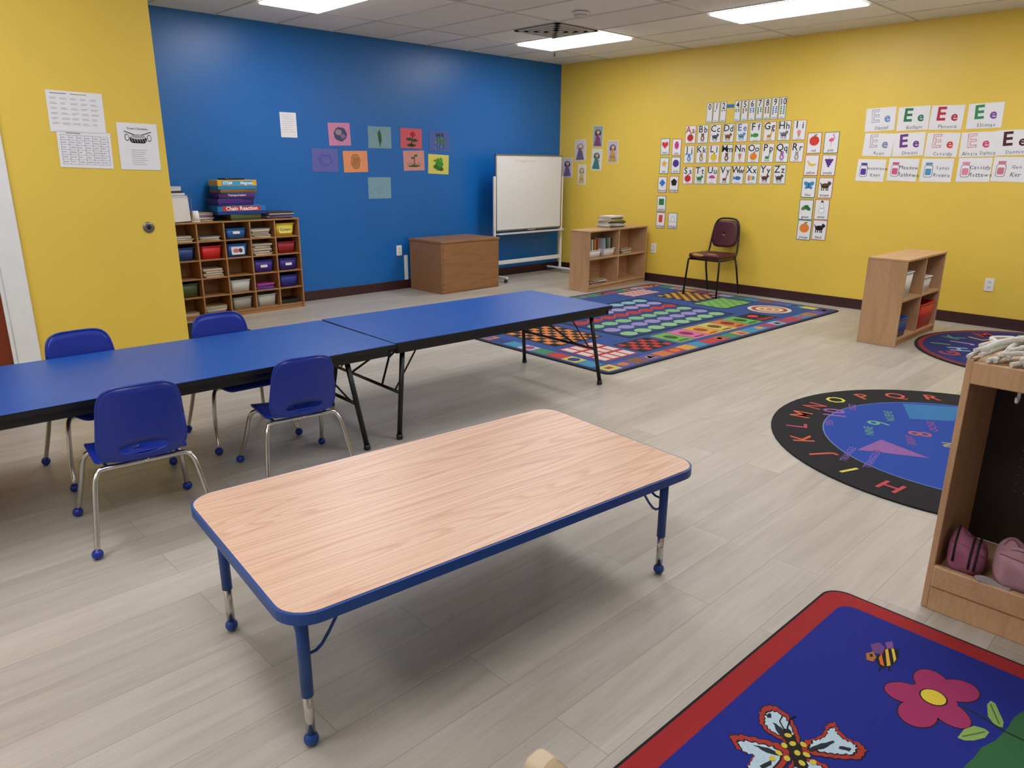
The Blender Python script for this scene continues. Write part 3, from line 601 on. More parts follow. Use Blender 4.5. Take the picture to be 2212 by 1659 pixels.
def tub(loc,rz,w,d,h,col,label,cat='bin',group=None,rough=.4,name='storage_bin'):
    t=thing(name,label,cat,loc,rz,group);m=C(col,rough) if isinstance(col,str) else col
    b=MB();k=.86
    o0=rrect(w*k,d*k,.015,3);o1=rrect(w,d,.02,3);i0=rrect(w*k-.008,d*k-.008,.013,3);i1=rrect(w-.008,d-.008,.018,3)
    def ring(p,z):return [b.v((x,y,z)) for x,y in p]
    A=ring(o0,0);B=ring(o1,h);Cc=ring(i1,h);D=ring(i0,.005);n=len(A)
    for k_ in range(n):
        l=(k_+1)%n
        for p,q in ((A,B),(B,Cc),(Cc,D)):b.f([p[k_],p[l],q[l],q[k_]],m,True)
    b.f(A[::-1],m);b.f(D,m);b.build('body',t)
    r=MB();p=rrect(w+.008,d+.008,.022,3);r.tube([(x,y,h-.004) for x,y in p]+[(p[0][0],p[0][1],h-.004)],.004,m,6);r.build('rim',t)
    return t
def book(loc,rz,w,d,h,col,label,group=None,M=None):
    t=thing('book',label,'book',loc,rz,group,M)
    c=MB();m=C(col,.45);c.box(-w/2,w/2,-d/2,d/2,0,.0015,m).box(-w/2,w/2,-d/2,d/2,h-.0015,h,m).box(-w/2,w/2,-d/2,-d/2+.0015,0.0015,h-.0015,m);c.build('cover',t)
    MB().box(-w/2+.003,w/2-.003,-d/2+.0015,d/2-.004,.0015,h-.0015,C('#e6e0d2')).build('pages',t);return t
bc=[('#8a8f94','grey'),('#2f3a4a','navy'),('#d8cdb8','cream'),('#b8c4c8','pale grey'),('#40352c','dark brown'),('#8a9a5a','olive green'),('#c8a860','tan yellow'),('#3a4a3a','dark green'),('#e4e0d8','white')]
z=.7105
for i,(c,n_) in enumerate(bc):
    h_=random.choice((.012,.016,.02));w=.26+.05*random.random();x,y,_=S1(.62+random.uniform(-.02,.02),.14,0)
    pos=['bottom','second from the bottom','third from the bottom','fourth from the bottom','middle','fourth from the top','third from the top','second from the top','topmost'][i]
    book((x,y,z),r1+random.uniform(-.25,.25),w,.2,h_,c,'%s picture book, %s of the stack on the corner bookcase'%(n_,pos),'book stack on the corner bookcase');z+=h_+.0006
z1=.388+.001;zb=.068+.001
def basket_books(x,w,label,cols,zz):
    lx,ly,_=S1(x,.13,0)
    tub((lx,ly,zz),r1,w,.2,.09,'#e8e8ea',label,'basket','white book baskets in the corner bookcase',name='book_basket')
    for k,(c,cn) in enumerate(cols):
        px,py,_=S1(x-w/2+.045+k*(w-.09)/max(1,len(cols)-1),.13,0)
        Mx=Matrix.Translation((px,py,zz+.012))@Matrix.Rotation(r1,4,'Z')@Matrix.Rotation(math.radians(90-8+3*k),4,'Y')@Matrix.Translation((-.1,0,0))
        book(None,0,.2,.15,.012,c,'%s book standing in the %s'%(cn,'first white basket' if x<.4 else 'second white basket'),'books standing in the white baskets',Mx)
basket_books(.17,.24,'white basket of books at the open end of the corner bookcase',(('#e0c84a','yellow'),('#e8e4da','white'),('#c8a050','ochre'),('#c05a40','brick red')),z1)
basket_books(.47,.22,'white basket of books next to the divider of the corner bookcase',(('#c8d0d8','pale grey'),('#4a6a5a','dark green'),('#b0b8a0','sage'),('#5a4a42','brown')),z1)
def stack(base,n,w,d,pal,desc,grp,rz=0,hr=(.006,.012),jr=.1):
    x,y,z=base
    for k in range(n):
        h_=random.uniform(*hr);c,cn=pal[k%len(pal)]
        lev='bottom' if k==0 else 'topmost' if k==n-1 else ['','second','third','fourth','fifth','sixth','seventh','eighth','ninth'][k]+' up'
        book((x+random.uniform(-.008,.008),y+random.uniform(-.006,.006),z),rz+random.uniform(-jr,jr),w*random.uniform(.8,1),d,h_,c,'%s thin book, %s, %s'%(cn,lev,desc),grp);z+=h_+.0005
PAL=[('#8a9a6a','sage'),('#d8d4c8','off white'),('#3a4a5a','slate'),('#c87a5a','rust'),('#e8e6e0','white'),('#6a8ab0','steel blue'),('#b8a070','tan')]
x,y,_=S1(.84,.14,0);stack((x,y,z1),7,.26,.2,PAL,'upper right compartment of the corner bookcase','flat books in the corner bookcase',r1)
x,y,_=S1(.27,.14,0);stack((x,y,zb),6,.32,.2,PAL[1:],'lower left compartment of the corner bookcase','flat books in the corner bookcase',r1)
tub((6.37+.16,2.02+.13,.389),0,.2,.22,.22,'#e4e8ea','tall white bin on the upper shelf of the bookcase, nearer the open end',group='bins in the right bookcase')
tub((6.37+.62,2.02+.13,.389),0,.22,.23,.14,'#e4e8ea','short white bin holding books on the upper shelf of the right bookcase',group='bins in the right bookcase')
for k,c in enumerate((('#c86a50','brick red'),('#e0d8c0','cream'),('#5a4030','brown'))):
    Mx=Matrix.Translation((6.37+.57+.045*k,2.15,.4))@Matrix.Rotation(math.radians(82),4,'Y')@Matrix.Translation((-.09,0,0));book(None,0,.18,.14,.012,c[0],'%s book standing in the short white bin'%c[1],'books in the short white bin',Mx)
tub((6.37+.15,2.02+.13,.069),0,.22,.25,.16,'#1f4a90','dark blue basket on the bottom of the right bookcase',group='bins in the right bookcase',cat='basket')
tub((6.37+.72,2.02+.13,.069),0,.38,.25,.22,'#c8202a','red bin on the bottom of the right bookcase',group='bins in the right bookcase')
# ---------------------------------------------------------------- maroon chair (built facing -Y, turned to face away from the yellow wall)
t=thing('stacking_chair','maroon vinyl chair with black frame and torn seat on the patterned rug','chair',(7.53,4.46,.0),-PI/2)
zr=.012
for sx in (-1,1):
    MB().tube([(sx*.195,-.19,.43),(sx*.2,-.2,.40),(sx*.215,-.235,zr)],.011,M_black,8).build('leg',t)
    MB().tube([(sx*.19,.16,.42),(sx*.2,.19,.3),(sx*.205,.27,zr)],.011,M_black,8).build('leg',t)
fr=MB();fr.tube([(-.19,.15,.42),(-.19,-.19,.42),(.19,-.19,.42),(.19,.15,.42)],.011,M_black,8);fr.build('seat_frame',t)
MB().tube([(-.185,.15,.42),(-.18,.2,.5),(-.165,.235,.7),(-.145,.25,.8),(-.10,.255,.85),(0,.257,.862),(.10,.255,.85),(.145,.25,.8),(.165,.235,.7),(.18,.2,.5),(.185,.15,.42)],.011,M_black,8,4).build('back_frame',t)
n=40;outer=[]
for k in range(n):
    a=k*2*PI/n;c,s_=math.cos(a),math.sin(a);x=math.copysign(abs(c)**.45,c)*.155;z=math.copysign(abs(s_)**.5,s_)*.15
    outer.append((x*(1-.16*max(0,z)/.15),z+.69))
MB().shell(outer,[(x*.03,.69+(z-.69)*.03) for x,z in outer],lambda x,z,o:(x,.222+.16*(z-.55)-o+(-.02*(1-min(1,(x/.16)**2))*(1 if o else 0)),z),.03,M_maroon,6).build('backrest',t)
s_=MB();s_.box(-.2,.2,-.21,.17,.432,.487,M_maroon,.022,4);s_.build('seat',t)
s_=MB();s_.ball((-.08,-.205,.468),.05,M_foam,12,6,(1.6,.35,.35),1,.3).ball((.09,-.17,.487),.05,M_foam,12,6,(1.5,.7,.1),1,.3);s_.build('torn_padding',t,'exposed tan foam along the torn front edge')
# ---------------------------------------------------------------- cubby unit
CX0,CX1,CYF,CYB,CH=2.41,3.705,6.94,YB-.014,.91
t=thing('cubby_shelf','wooden cubby shelf of twenty five compartments full of bins against the blue wall','shelf',(CX0,CYF,0));Wc=CX1-CX0;Dc=CYB-CYF;th=.014
for x in (0,Wc-th):MB().box(x,x+th,0,Dc,0,CH-th,M_ply,.001).build('side_panel',t)
MB().box(-.004,Wc+.004,-.004,Dc,CH-th,CH,M_ply,.002).build('top_panel',t);MB().box(th,Wc-th,Dc-.006,Dc,0,CH-th,M_ply).build('back_panel',t);MB().box(th,Wc-th,.01,.022,0,.04,M_ply).build('plinth',t)
rh=(CH-th-.04)/5;cw=(Wc-th)/5
for k in range(5):MB().box(th,Wc-th,0.002,Dc-.006,.04+rh*k,.04+rh*k+th*.7,M_ply).build('shelf_board',t)
for k in range(1,5):
    for j in range(5):MB().box(cw*k,cw*k+th,.002,Dc-.006,.04+rh*j+th*.7,.04+rh*(j+1) if j<4 else CH-th,M_ply).build('divider',t)
def cell(c,r):
    return (CX0+cw*c+th/2+cw/2,CYF+.13,.04+rh*(4-r)+th*.7+.001)
rn=['top','second','third','fourth','bottom'];cn=['leftmost','second','middle','fourth','rightmost']
for c,r,col,ds,h_ in ((4,0,'#f0cc30','yellow',.125),(4,1,'#9a1f2c','dark red',.115),(4,2,'#3a2790','purple',.12),(4,3,'#2a2f90','indigo',.12),(3,2,'#43289a','violet',.12),(2,0,'#2566b0','mid blue',.1),(2,1,'#2a5fb4','blue picture',.125),(1,1,'#d62426','bright red',.12),(0,1,'#24428a','navy',.12),(2,3,'#d4d8d8','cloudy white',.12),(2,4,'#a8a8a0','clear grey',.12),(3,4,'#c0c2ba','clear beige',.12),(0,3,'#4a5a30','olive',.13)):
    p=cell(c,r);tb=tub(p,random.uniform(-.07,.07),.2,.19,h_,col,'%s bin in the %s row, %s column of the cubby shelf'%(ds,rn[r],cn[c]),'bin','bins in the cubby shelf')
    if (c,r)==(4,0):b=MB(Matrix.Translation((0,-.095,.062))@Matrix.Rotation(PI/2-.1,4,'X'));b.prism(rrect(.14,.07,.02,4),0,.002,C('#e8e070'));b.text('Covers',.04,0,0,.003,M_ink,bold=.01);b.build('name_label',tb)
    if (c,r)==(2,1):b=MB(Matrix.Translation((0,-.095,.06))@Matrix.Rotation(PI/2-.1,4,'X'));b.prism(rrect(.13,.075,.01,3),0,.002,C('#e8e8ee'));b.ell(-.02,0,.03,.02,.003,C('#c86a8a'));b.ell(.025,0,.02,.02,.003,C('#3a3a5a'));b.build('picture_label',tb)
    if (c,r) in((3,2),(4,2),(2,0)):b=MB(Matrix.Translation((0,-.093,.06))@Matrix.Rotation(PI/2-.1,4,'X'));b.prism(rrect(.07,.025,.003,2),0,.002,M_paper);b.build('name_label',tb)
WP=[('#cfc8b8','white'),('#a8946c','buff'),('#dcd6c8','off white'),('#8a9098','grey')]
for c,r,n_ in ((3,0,8),(3,1,9),(1,2,7),(1,0,4),(0,0,5),(1,4,6),(0,4,2),(3,3,5),(4,4,4)):
    p=cell(c,r);pal=WP if (c,r) not in ((3,3),(4,4)) else ([('#5a3aa0','purple'),('#c84a9a','magenta'),('#4a2f8a','violet')] if (c,r)==(3,3) else [('#26361f','dark green'),('#1c1c1c','black')])
    stack(p,n_,.205,.18,pal,'%s row %s column of the cubby shelf'%(rn[r],cn[c]),'folders lying in the cubby shelf',0,(.007,.015),.13)
def game_box(x,y,z,w,d,h,rz,c1,ct,txt,label,tsz,tcol,band=None):
    t=thing('game_box',label,'box',(x,y,z),rz,'game boxes stacked on the cubby shelf')
    MB().box(-w/2,w/2,-d/2,d/2,0,h*.93,C(c1,.35),.002).build('base',t);MB().box(-w/2-.003,w/2+.003,-d/2-.003,d/2+.003,h*.35,h,C(ct,.35),.002).build('lid',t)
    if txt:
        b=MB(Matrix.Translation((0,-d/2-.0035,h*.66))@Matrix.Rotation(PI/2,4,'X'))
        if band:b.prism(rrect(w*.8,h*.5,.008,3),0,.0005,C(band))
        for i,s_ in enumerate(txt):b.text(s_,tsz,(0 if len(txt)==1 else (-.1+.2*i)*w/.4),0,.001,C(tcol),bold=.02)
        b.build('lettering',t)
gz=CH+.001;gx,gy=3.13,7.06
game_box(gx+.03,gy,gz,.30,.22,.055,.02,'#3f4a2a','#56603a',None,'dark green patterned box at the bottom of the game box stack',.02,'#fff')
game_box(gx,gy,gz+.056,.46,.24,.082,-.05,'#123f8f','#2378c4',('Chain Reaction',),'blue box lettered Chain Reaction in the stack',.05,'#ffffff','#c8302a')
game_box(gx-.06,gy,gz+.139,.36,.22,.06,.08,'#2c1f5a','#472a86',None,'plain purple box in the middle of the game box stack',.03,'#e8e8e8')
game_box(gx-.03,gy,gz+.2,.34,.22,.05,-.07,'#39205c','#5a2a7c',('Transportation',),'purple box lettered Transportation in the stack',.028,'#dfe6ff')
game_box(gx-.02,gy,gz+.251,.36,.22,.035,.05,'#5a5f66','#8a6a3a',None,'thin brown and grey box under the magnet kit',.02,'#fff')
game_box(gx-.02,gy,gz+.287,.37,.22,.085,-.04,'#1f8ac8','#e0b02a',('STEM','Magnets'),'yellow and blue box lettered STEM Magnets at the top of the stack',.038,'#ffffff','#3a9fd0')
e=thing('tablet','black tablet lying on top of the game box stack','tablet',(gx-.03,gy,gz+.373),.1);MB().box(-.1,.1,-.07,.07,0,.014,C('#17181a',.3),.004).build('body',e);MB().box(-.085,.085,-.058,.058,.014,.0148,C('#08090b',.1)).build('screen',e)
e=thing('paper_rack','wire paper rack holding white papers at the left end of the cubby top','rack',(2.55,7.08,CH+.003))
b=MB()
for yy in (-.115,-.04,.03,.1):b.tube([(-.11,yy,.0),(-.11,yy,.24+.03*yy),(.11,yy,.24),(.11,yy,0)],.003,M_steel,6)
for zz in (.004,.1,.2):b.tube([(-.115,-.115,zz),(-.115,.1,zz)],.003,M_steel,6);b.tube([(.115,-.115,zz),(.115,.1,zz)],.003,M_steel,6)
b.build('wire_frame',e)
for k,yy in enumerate((-.095,-.065,-.02,.01,.055,.08)):
    s_=MB(Matrix.Translation((2.55,7.08+yy,CH+.008))@Matrix.Rotation(random.uniform(-.04,.04),4,'Y'));s_.box(-.1,.1,-.004,.004,0,.21+.02*k,C(('#e8e8ea','#d0d4da','#f0f0f0','#3a3f4a','#dcdcd8','#c8ccd4')[k]))
    tag(s_.build('folder'),('white folder at the front of the wire rack','pale grey folder second in the wire rack','bright white folder third in the wire rack','dark folder fourth in the wire rack','off white folder fifth in the wire rack','blue grey folder at the back of the wire rack')[k],'folder','folders in the wire rack')
e=thing('paper_cup','white paper cup upside down in front of the paper rack','cup',(2.69,6.975,CH+.001));MB().lathe([(.038,0),(.028,.1),(.0,.1)],M_paper,18).build('body',e);MB().lathe([(.039,0),(.040,.004),(.038,.008)],M_paper,18).build('rim',e)
stack((2.79,7.11,CH+.001),7,.2,.14,WP+[('#8a5aa0','violet')],'on the cubby top beside the rack','loose folders on the cubby top',.1,(.008,.014))
stack((3.53,7.06,CH+.001),5,.28,.21,[('#3f2f2a','dark brown'),('#7a5a9a','lilac'),('#2f3f4a','slate'),('#c0b8a8','buff')],'right end of the cubby top','books at the right end of the cubby top',-.05,(.008,.014))
# ---------------------------------------------------------------- mats and rugs
mb=MB();mb.prism(rrect(1.0,.95,.02,3),.0,.006,mat('entrance_mat','#1b1b1e',.95,var=.5,scale=200,bump=.6));o=mb.build('floor_mat');o.location=(2.27,6.40,.001);tag(o,'plain black floor mat in front of the cubby shelf','mat')
t=thing('play_rug','large blue rectangular rug patterned with circles, checkerboards and coloured tiles','rug',(3.97,3.1,.001),math.radians(-1.6))
b=MB();RL,RW=3.68,2.40;z0=.008
b.prism(rrect(RL,RW,.06,5,RL/2,RW/2),0,z0,P('#16161c'));b.flat(rrect(RL-.05,RW-.05,.05,5,RL/2,RW/2),z0+.0005,P('#2a4a88'))
pal=['#3f86a4','#b43a36','#c8923c','#625490','#80543c','#3f8058','#c4b650','#aca6bc','#2a3c72','#c0703a','#90a4ac','#98405a']
zz=z0+.001
def tiles(x0,x1,y0,y1,n,ax):
    for k in range(n):
        m=P(random.choice(pal))
        if ax==0:
            w=(x1-x0)/n;b.rect(x0+w*k+.004,x0+w*(k+1)-.004,y0,y1,zz,m)
            if k%3==0:b.rect(x0+w*k+.05*w/.18,x0+w*(k+1)-.05,y0+.04,y1-.04,zz+.0005,P(random.choice(pal)))
            if k%4==1:b.ell(x0+w*(k+.5),(y0+y1)/2,.05,.04,zz+.0005,P(random.choice(pal)))
            if k%4==3:b.flat([(x0+w*(k+.2),y0+.02),(x0+w*(k+.8),y0+.02),(x0+w*(k+.5),y1-.02)],zz+.0005,P(random.choice(pal)))
        else:
            w=(y1-y0)/n;b.rect(x0,x1,y0+w*k+.004,y0+w*(k+1)-.004,zz,m)
            if k%3==1:b.ell((x0+x1)/2,y0+w*(k+.5),.05,.05,zz+.0005,P(random.choice(pal)))
tiles(.05,RL-.05,.05,.05+.13,22,0);tiles(.05,RL-.05,RW-.18,RW-.05,22,0);tiles(.05,.18,.2,RW-.2,12,1);tiles(RL-.18,RL-.05,.2,RW-.2,12,1)
b.rect(1.0,2.68,.62,1.84,zz,P('#15151a'));b.rect(1.03,2.65,.65,1.81,zz+.0005,P('#22396e'))
for j,c in enumerate(('#86b47e','#8e86b4','#7aac7c','#a83038','#9a92bc','#82b2b4')):
    for i in range(8):
        b.ell(1.15+.198*i,.75+.193*j,.086,.074,zz+.001,P(c),20)
        if i<7:b.rect(1.15+.198*i+.08,1.15+.198*i+.118,.745+.193*j,.755+.193*j,zz+.0008,P('#c0b8a8'))
def checker(x0,y0,w,h,nx,ny,c1,c2):
    b.rect(x0-.02,x0+w+.02,y0-.02,y0+h+.02,zz+.0002,P('#141414'))
    for i in range(nx):
        for j in range(ny):b.rect(x0+w*i/nx,x0+w*(i+1)/nx,y0+h*j/ny,y0+h*(j+1)/ny,zz+.0007,P(c1 if (i+j)%2 else c2))
checker(.32,.85,.55,.6,8,8,'#d07c3a','#15151a');checker(2.95,1.3,.5,.5,8,8,'#c8983a','#15151a');checker(2.85,.85,.55,.38,9,6,'#7ab05a','#5f9448')
checker(.72,.26,.4,.28,6,4,'#b0302e','#1a1a1a');checker(1.55,1.93,.5,.26,8,4,'#b0302e','#1a1a1a')
def gridsq(x0,y0,w,h,n,m_):
    b.rect(x0,x0+w,y0,y0+h,zz+.0003,P('#b02c2c'))
    for i in range(n):
        for j in range(m_):b.rect(x0+w*(i+.12)/n,x0+w*(i+.88)/n,y0+h*(j+.12)/m_,y0+h*(j+.88)/m_,zz+.0008,P('#ccc0b8'))
gridsq(.25,.25,.4,.5,4,3);gridsq(2.7,1.93,.5,.26,6,3)
x=1.2
for k,(w,c,c2) in enumerate(((.22,'#6ea04a','#2a5a2a'),(.22,'#c46a8e','#802050'),(.2,'#cc943a','#943a1a'),(.22,'#b8b050','#703a20'),(.2,'#c06c2c','#742010'),(.22,'#62a04a','#205020'))):
    b.rect(x,x+w,.24,.56,zz+.0003,P(c));b.ell(x+w/2,.42,.06,.07,zz+.0008,P(c2),12);b.rect(x+.04,x+w-.04,.27,.3,zz+.0008,P(c2));x+=w+.012
b.rect(2.55,2.85,.24,.54,zz+.0003,P('#15151a'));b.text('Nina',.12,2.7,.3,zz+.0008,P('#d03a34'));b.ell(2.7,.44,.06,.05,zz+.0008,P('#d03a34'))
for r_,c in ((.22,'#c8c4b0'),(.18,'#a8402c'),(.14,'#c8c4b0'),(.1,'#c08a3a'),(.06,'#c8c4b0'),(.03,'#a8402c')):b.ell(3.17,.52,r_,r_,zz+.0004+.0001*(.22-r_)*20,P(c),26)
b.rect(.3,.7,1.7,2.15,zz+.0003,P('#b03a70'));b.rect(.8,1.4,1.93,2.17,zz+.0003,P('#3a9080'))
b.build('pile',t)
RC=(4.3,.9)
t=thing('alphabet_rug','round blue rug with black border of alphabet letters and shapes inside','rug',(RC[0],RC[1],.001));b=MB();R_=1.02
b.lathe([(R_,0),(R_,.008)],P('#121217'),72);zz=.0086
b.ell(0,0,.745,.745,zz,P('#6a7aa8'),64);b.ell(0,0,.737,.737,zz+.0004,P('#1c429a'),64)
lc=['#bc4446','#d4c850','#c45a4c','#cc5a3e','#bc4862','#cc603e','#b85040','#d4cc50','#c4603e','#cc5a4a','#cc553c']
for i,L_ in enumerate('HIJKLMNOPQR'):
    a=math.radians(173-14.3*i);b.text(L_,.16,.875*math.cos(a),.875*math.sin(a),zz,P(lc[i]),rot=a-PI/2,bold=.008)
for i,L_ in enumerate('STUVWXYZABCDEFG'):
    a=math.radians(15.7-12.2*i);b.text(L_,.155,.875*math.cos(a),.875*math.sin(a),zz,P(lc[(i*3)%11]),rot=a-PI/2,bold=.008)
def rp(px,py):
    p=bp(px,py,2,.009);return p.x-RC[0],p.y-RC[1]
za=zz+.0008
for px,py,s_,tx,c in ((1805,893,.18,'10','#9a60a0'),(1793,914,.055,'TEN','#9058a0'),(1842,880,.055,'DIEZ','#9058a0'),(1900,915,.17,'9','#6aa884'),(1878,931,.065,'NINE','#609c7c'),(1922,899,.065,'NUEVE','#609c7c'),(1990,938,.17,'8','#b45a5c'),(1968,951,.055,'EIGHT','#944c80'),(2014,921,.06,'OCHO','#944c80'),(2050,962,.08,'IN','#bcb050')):
    x,y=rp(px,py);b.text(tx,s_,x,y,za,P(c),rot=math.radians(115)-PI/2,bold=.008)
for pts,c in ((((1903,950),(1852,972),(2008,990)),'#8c5c98'),(((1950,872),(1965,905),(2060,910),(2075,880)),'#2f74a8'),(((2120,1030),(2110,1090),(2180,1085),(2190,1030)),'#d0963a')):
    b.flat([rp(*p) for p in pts],za,P(c))
for px,py,tx in ((1815,992,'TRIANGLE'),(1868,1003,'TRIANGULO')):
    x,y=rp(px,py);b.text(tx,.05,x+.1,y,za,P('#8668b4'),rot=math.radians(100)-PI/2)
b.build('pile',t)
t=thing('letter_rug','round dark blue rug with red border and letters near the right bookcase','rug',(6.95,1.09,.001));b=MB()
b.lathe([(.92,0),(.92,.008)],P('#17171c'),64);b.ell(0,0,.895,.895,.0086,P('#90242c'),56);b.ell(0,0,.86,.86,.009,P('#1a2a6c'),56);b.ell(0,0,.36,.36,.0094,P('#b03a3a'),40);b.ell(0,0,.33,.33,.0098,P('#2a52a0'),40)
for i,L_ in enumerate('ABCDEFGHIJKLMNOPQRSTUVWXYZ'):
    a=math.radians(215-13.85*i);rr_=.72 if i%2==0 else .6
    b.text(L_,.2,rr_*math.cos(a),rr_*math.sin(a),.0094,P(['#b43a36','#94a8c4','#70a04a','#ac92b4','#5a907e','#c4923a'][i%6]),rot=a-PI/2,bold=.03)
b.build('pile',t)
# near rug with garden pattern
t=thing('garden_rug','blue rug with red border, pink flower, bee and butterfly in the foreground','rug',(2.385,.84,.001),math.radians(-1));b=MB()
L1,W1=1.34,1.65
b.prism(rrect(L1,W1,.07,8,-L1/2,-W1/2),0,.010,P('#160f14'));b.flat(rrect(L1-.016,W1-.016,.066,8,-L1/2,-W1/2),.0105,P('#981e20'));b.flat(rrect(L1-.15,W1-.15,.05,8,-L1/2,-W1/2),.011,P('#0f1f80'))
GM=(Matrix.Translation((2.385,.84,.001))@Matrix.Rotation(math.radians(-1),4,'Z')).inverted()
def gp(px,py):
    p=GM@bp(px,py,2,.012);return (p.x,p.y)
def pp(pts,z,c):b.flat([gp(*p) for p in pts],z,P(c))
def rag(ps,amp=2.2,n=4):
    o=[];L=len(ps)
    for i in range(L):
        a,c_=ps[i],ps[(i+1)%L]
        for q in range(n):
            t_q=q/n;o.append((a[0]+(c_[0]-a[0])*t_q+amp*math.sin(i*5.1+q*2.7),a[1]+(c_[1]-a[1])*t_q+amp*math.cos(i*3.3+q*4.1)))
    return o
pp([(2212,1535),(2190,1550),(2175,1575),(2150,1600),(2120,1615),(2105,1635),(2080,1659),(2050,1720),(2300,1800),(2400,1600)],.0114,'#2b6236')
fc=gp(2016,1507)
PT=[gp(*p) for p in ((2012,1474),(2070,1492),(2050,1540),(1982,1542),(1960,1498))]
for (x,y) in PT:
    a=math.atan2(y-fc[1],x-fc[0]);b.ell(x,y,.062,.049,.0114,P('#2a1030'),22,a)
for i,(x,y) in enumerate(PT):
    a=math.atan2(y-fc[1],x-fc[0]);b.ell(x,y,.058,.045,.0118+.00005*i,P('#9c2a5c'),22,a)
b.ell(fc[0],fc[1],.058,.058,.0122,P('#9c2a5c'),20);b.ell(fc[0],fc[1],.037,.035,.0125,P('#1a1410'));b.ell(fc[0],fc[1],.033,.031,.0128,P('#d8c03a'))
st=[gp(2078,1525),gp(2120,1548),gp(2170,1580),gp(2212,1600),gp(2260,1640)]
b.tube([(x,y,.0105) for x,y in st],.0032,P('#1c2a14'),5)
for q in (((2132,1522),(2140,1514),(2150,1520),(2168,1560),(2166,1572),(2150,1568),(2134,1548)),((2068,1594),(2082,1576),(2104,1568),(2126,1574),(2137,1582),(2128,1594),(2104,1600),(2084,1600))):
    pp(q,.0116,'#86a656')
for q in ([(2138,1522),(2141,1521),(2160,1564),(2157,1566)],[(2078,1590),(2079,1593),(2128,1583),(2127,1580)]):pp(q,.012,'#4a7034')
for q,c,z in (([(1893,1418),(1905,1402),(1925,1398),(1942,1404),(1942,1420),(1930,1436),(1908,1444),(1894,1434)],'#120c06',.0114),([(1880,1392),(1900,1388),(1912,1400),(1905,1414),(1886,1410)],'#6a427a',.0118),([(1912,1388),(1928,1386),(1930,1400),(1916,1402)],'#7a4e8a',.0118),
    ([(1898,1422),(1904,1412),(1910,1440),(1902,1436)],'#c86c2c',.0122),([(1912,1404),(1918,1402),(1924,1438),(1916,1440)],'#d0a83a',.0122),([(1925,1401),(1931,1402),(1936,1424),(1931,1432)],'#d0b84a',.0122),([(1870,1412),(1886,1408),(1893,1420),(1886,1430),(1872,1426)],'#a8682c',.0122),([(1878,1414),(1884,1413),(1886,1419),(1880,1420)],'#111111',.0126),([(1900,1440),(1896,1450),(1899,1451),(1904,1442)],'#111111',.0122),([(1920,1440),(1918,1450),(1922,1450),(1924,1440)],'#111111',.0122)):pp(q,z,c)
# butterfly
def scl(ps,k):
    mx=sum(p[0] for p in ps)/len(ps);my=sum(p[1] for p in ps)/len(ps);return [(mx+(x-mx)*k,my+(y-my)*k) for x,y in ps]
LW=[(1652,1525),(1640,1540),(1641,1562),(1655,1580),(1675,1592),(1700,1606),(1720,1622),(1728,1600),(1720,1572),(1702,1545),(1675,1526)]
RWG=[(1726,1622),(1740,1600),(1760,1596),(1778,1586),(1786,1566),(1802,1560),(1812,1578),(1830,1596),(1858,1606),(1872,1622),(1858,1640),(1820,1640),(1790,1636),(1760,1632)]
BL=[(1575,1590),(1600,1588),(1640,1596),(1680,1606),(1706,1622),(1702,1645),(1682,1668),(1650,1692),(1616,1694),(1606,1670),(1618,1648),(1628,1632),(1592,1618)]
BR=[(1722,1632),(1760,1642),(1790,1656),(1784,1684),(1745,1706),(1706,1690),(1704,1655)]
for k_,q in enumerate((BL,BR,RWG,LW)):
    dz=.0001*k_
    pp(rag(scl(q,1.05)),.0114+dz,'#101010');pp(rag(q,1.5),.0118+dz,'#a03024');pp(rag(scl(q,.78)),.0122+dz,'#101010');pp(rag(scl(q,.71),1.8),.0125+dz,'#b0c8d4')
for q in ([(1668,1560),(1690,1575),(1705,1596),(1698,1600),(1680,1585)],[(1745,1618),(1775,1608),(1800,1600),(1802,1606),(1778,1618),(1750,1626)],[(1625,1610),(1660,1618),(1690,1630),(1688,1636),(1655,1626)],[(1640,1655),(1665,1645),(1668,1652),(1648,1664)],[(1812,1612),(1838,1618),(1836,1624),(1812,1620)],[(1655,1545),(1664,1542),(1668,1552),(1658,1553)]):pp(rag(q,1.2,3),.0131,'#20242c')
pp(rag([(1690,1578),(1702,1574),(1722,1600),(1742,1640),(1748,1668),(1734,1676),(1716,1656),(1700,1616)]),.0134,'#14120c')
for px,py in ((1702,1590),(1712,1608),(1722,1628),(1732,1650),(1694,1612),(1682,1628),(1742,1632),(1668,1640),(1756,1648),(1700,1640),(1735,1610)):
    x,y=gp(px,py);b.ell(x,y,.010,.008,.0137,P('#c8b43a'),7,px)
for pts in ([(1695,1580),(1684,1560),(1690,1548)],[(1700,1576),(1706,1555),(1718,1548)]):
    b.tube([(*gp(*p),.0134) for p in pts],.0018,P('#14120c'),5)
b.build('pile',t)
# ---------------------------------------------------------------- wooden dress up unit
t=thing('wardrobe_unit','open maple dress up unit with pegboard back at the right edge','wardrobe',(2.505,.585,0));th=.02;D=.38;WY=1.0
MB().box(0,D,-th,0,0,.865,M_maple,.003).build('side_panel',t);MB().box(0,D,-WY,-WY+th,0,.865,M_maple,.003).build('side_panel',t)
MB().box(-.004,.02,-WY+th,-th,.0,.085,M_maple,.003).build('plinth',t)
MB().box(-.012,.012,-WY+th,-th,.088,.165,M_mapx,.006,3).build('bottom_rail',t)
MB().box(.012,D-.01,-WY+th,-th,.12,.138,M_maple,.002).build('bottom_panel',t)
MB().box(-.006,.014,-WY+th,-th,.79,.86,M_maple,.004).build('top_rail',t)
MB().box(.014,D,-WY+th,-th,.842,.858,M_maple,.002).build('top_panel',t)
b=MB().box(D-.01,D,-WY+th,-th,.138,.842,mat('dark_pegboard','#2b1f1a',.6))
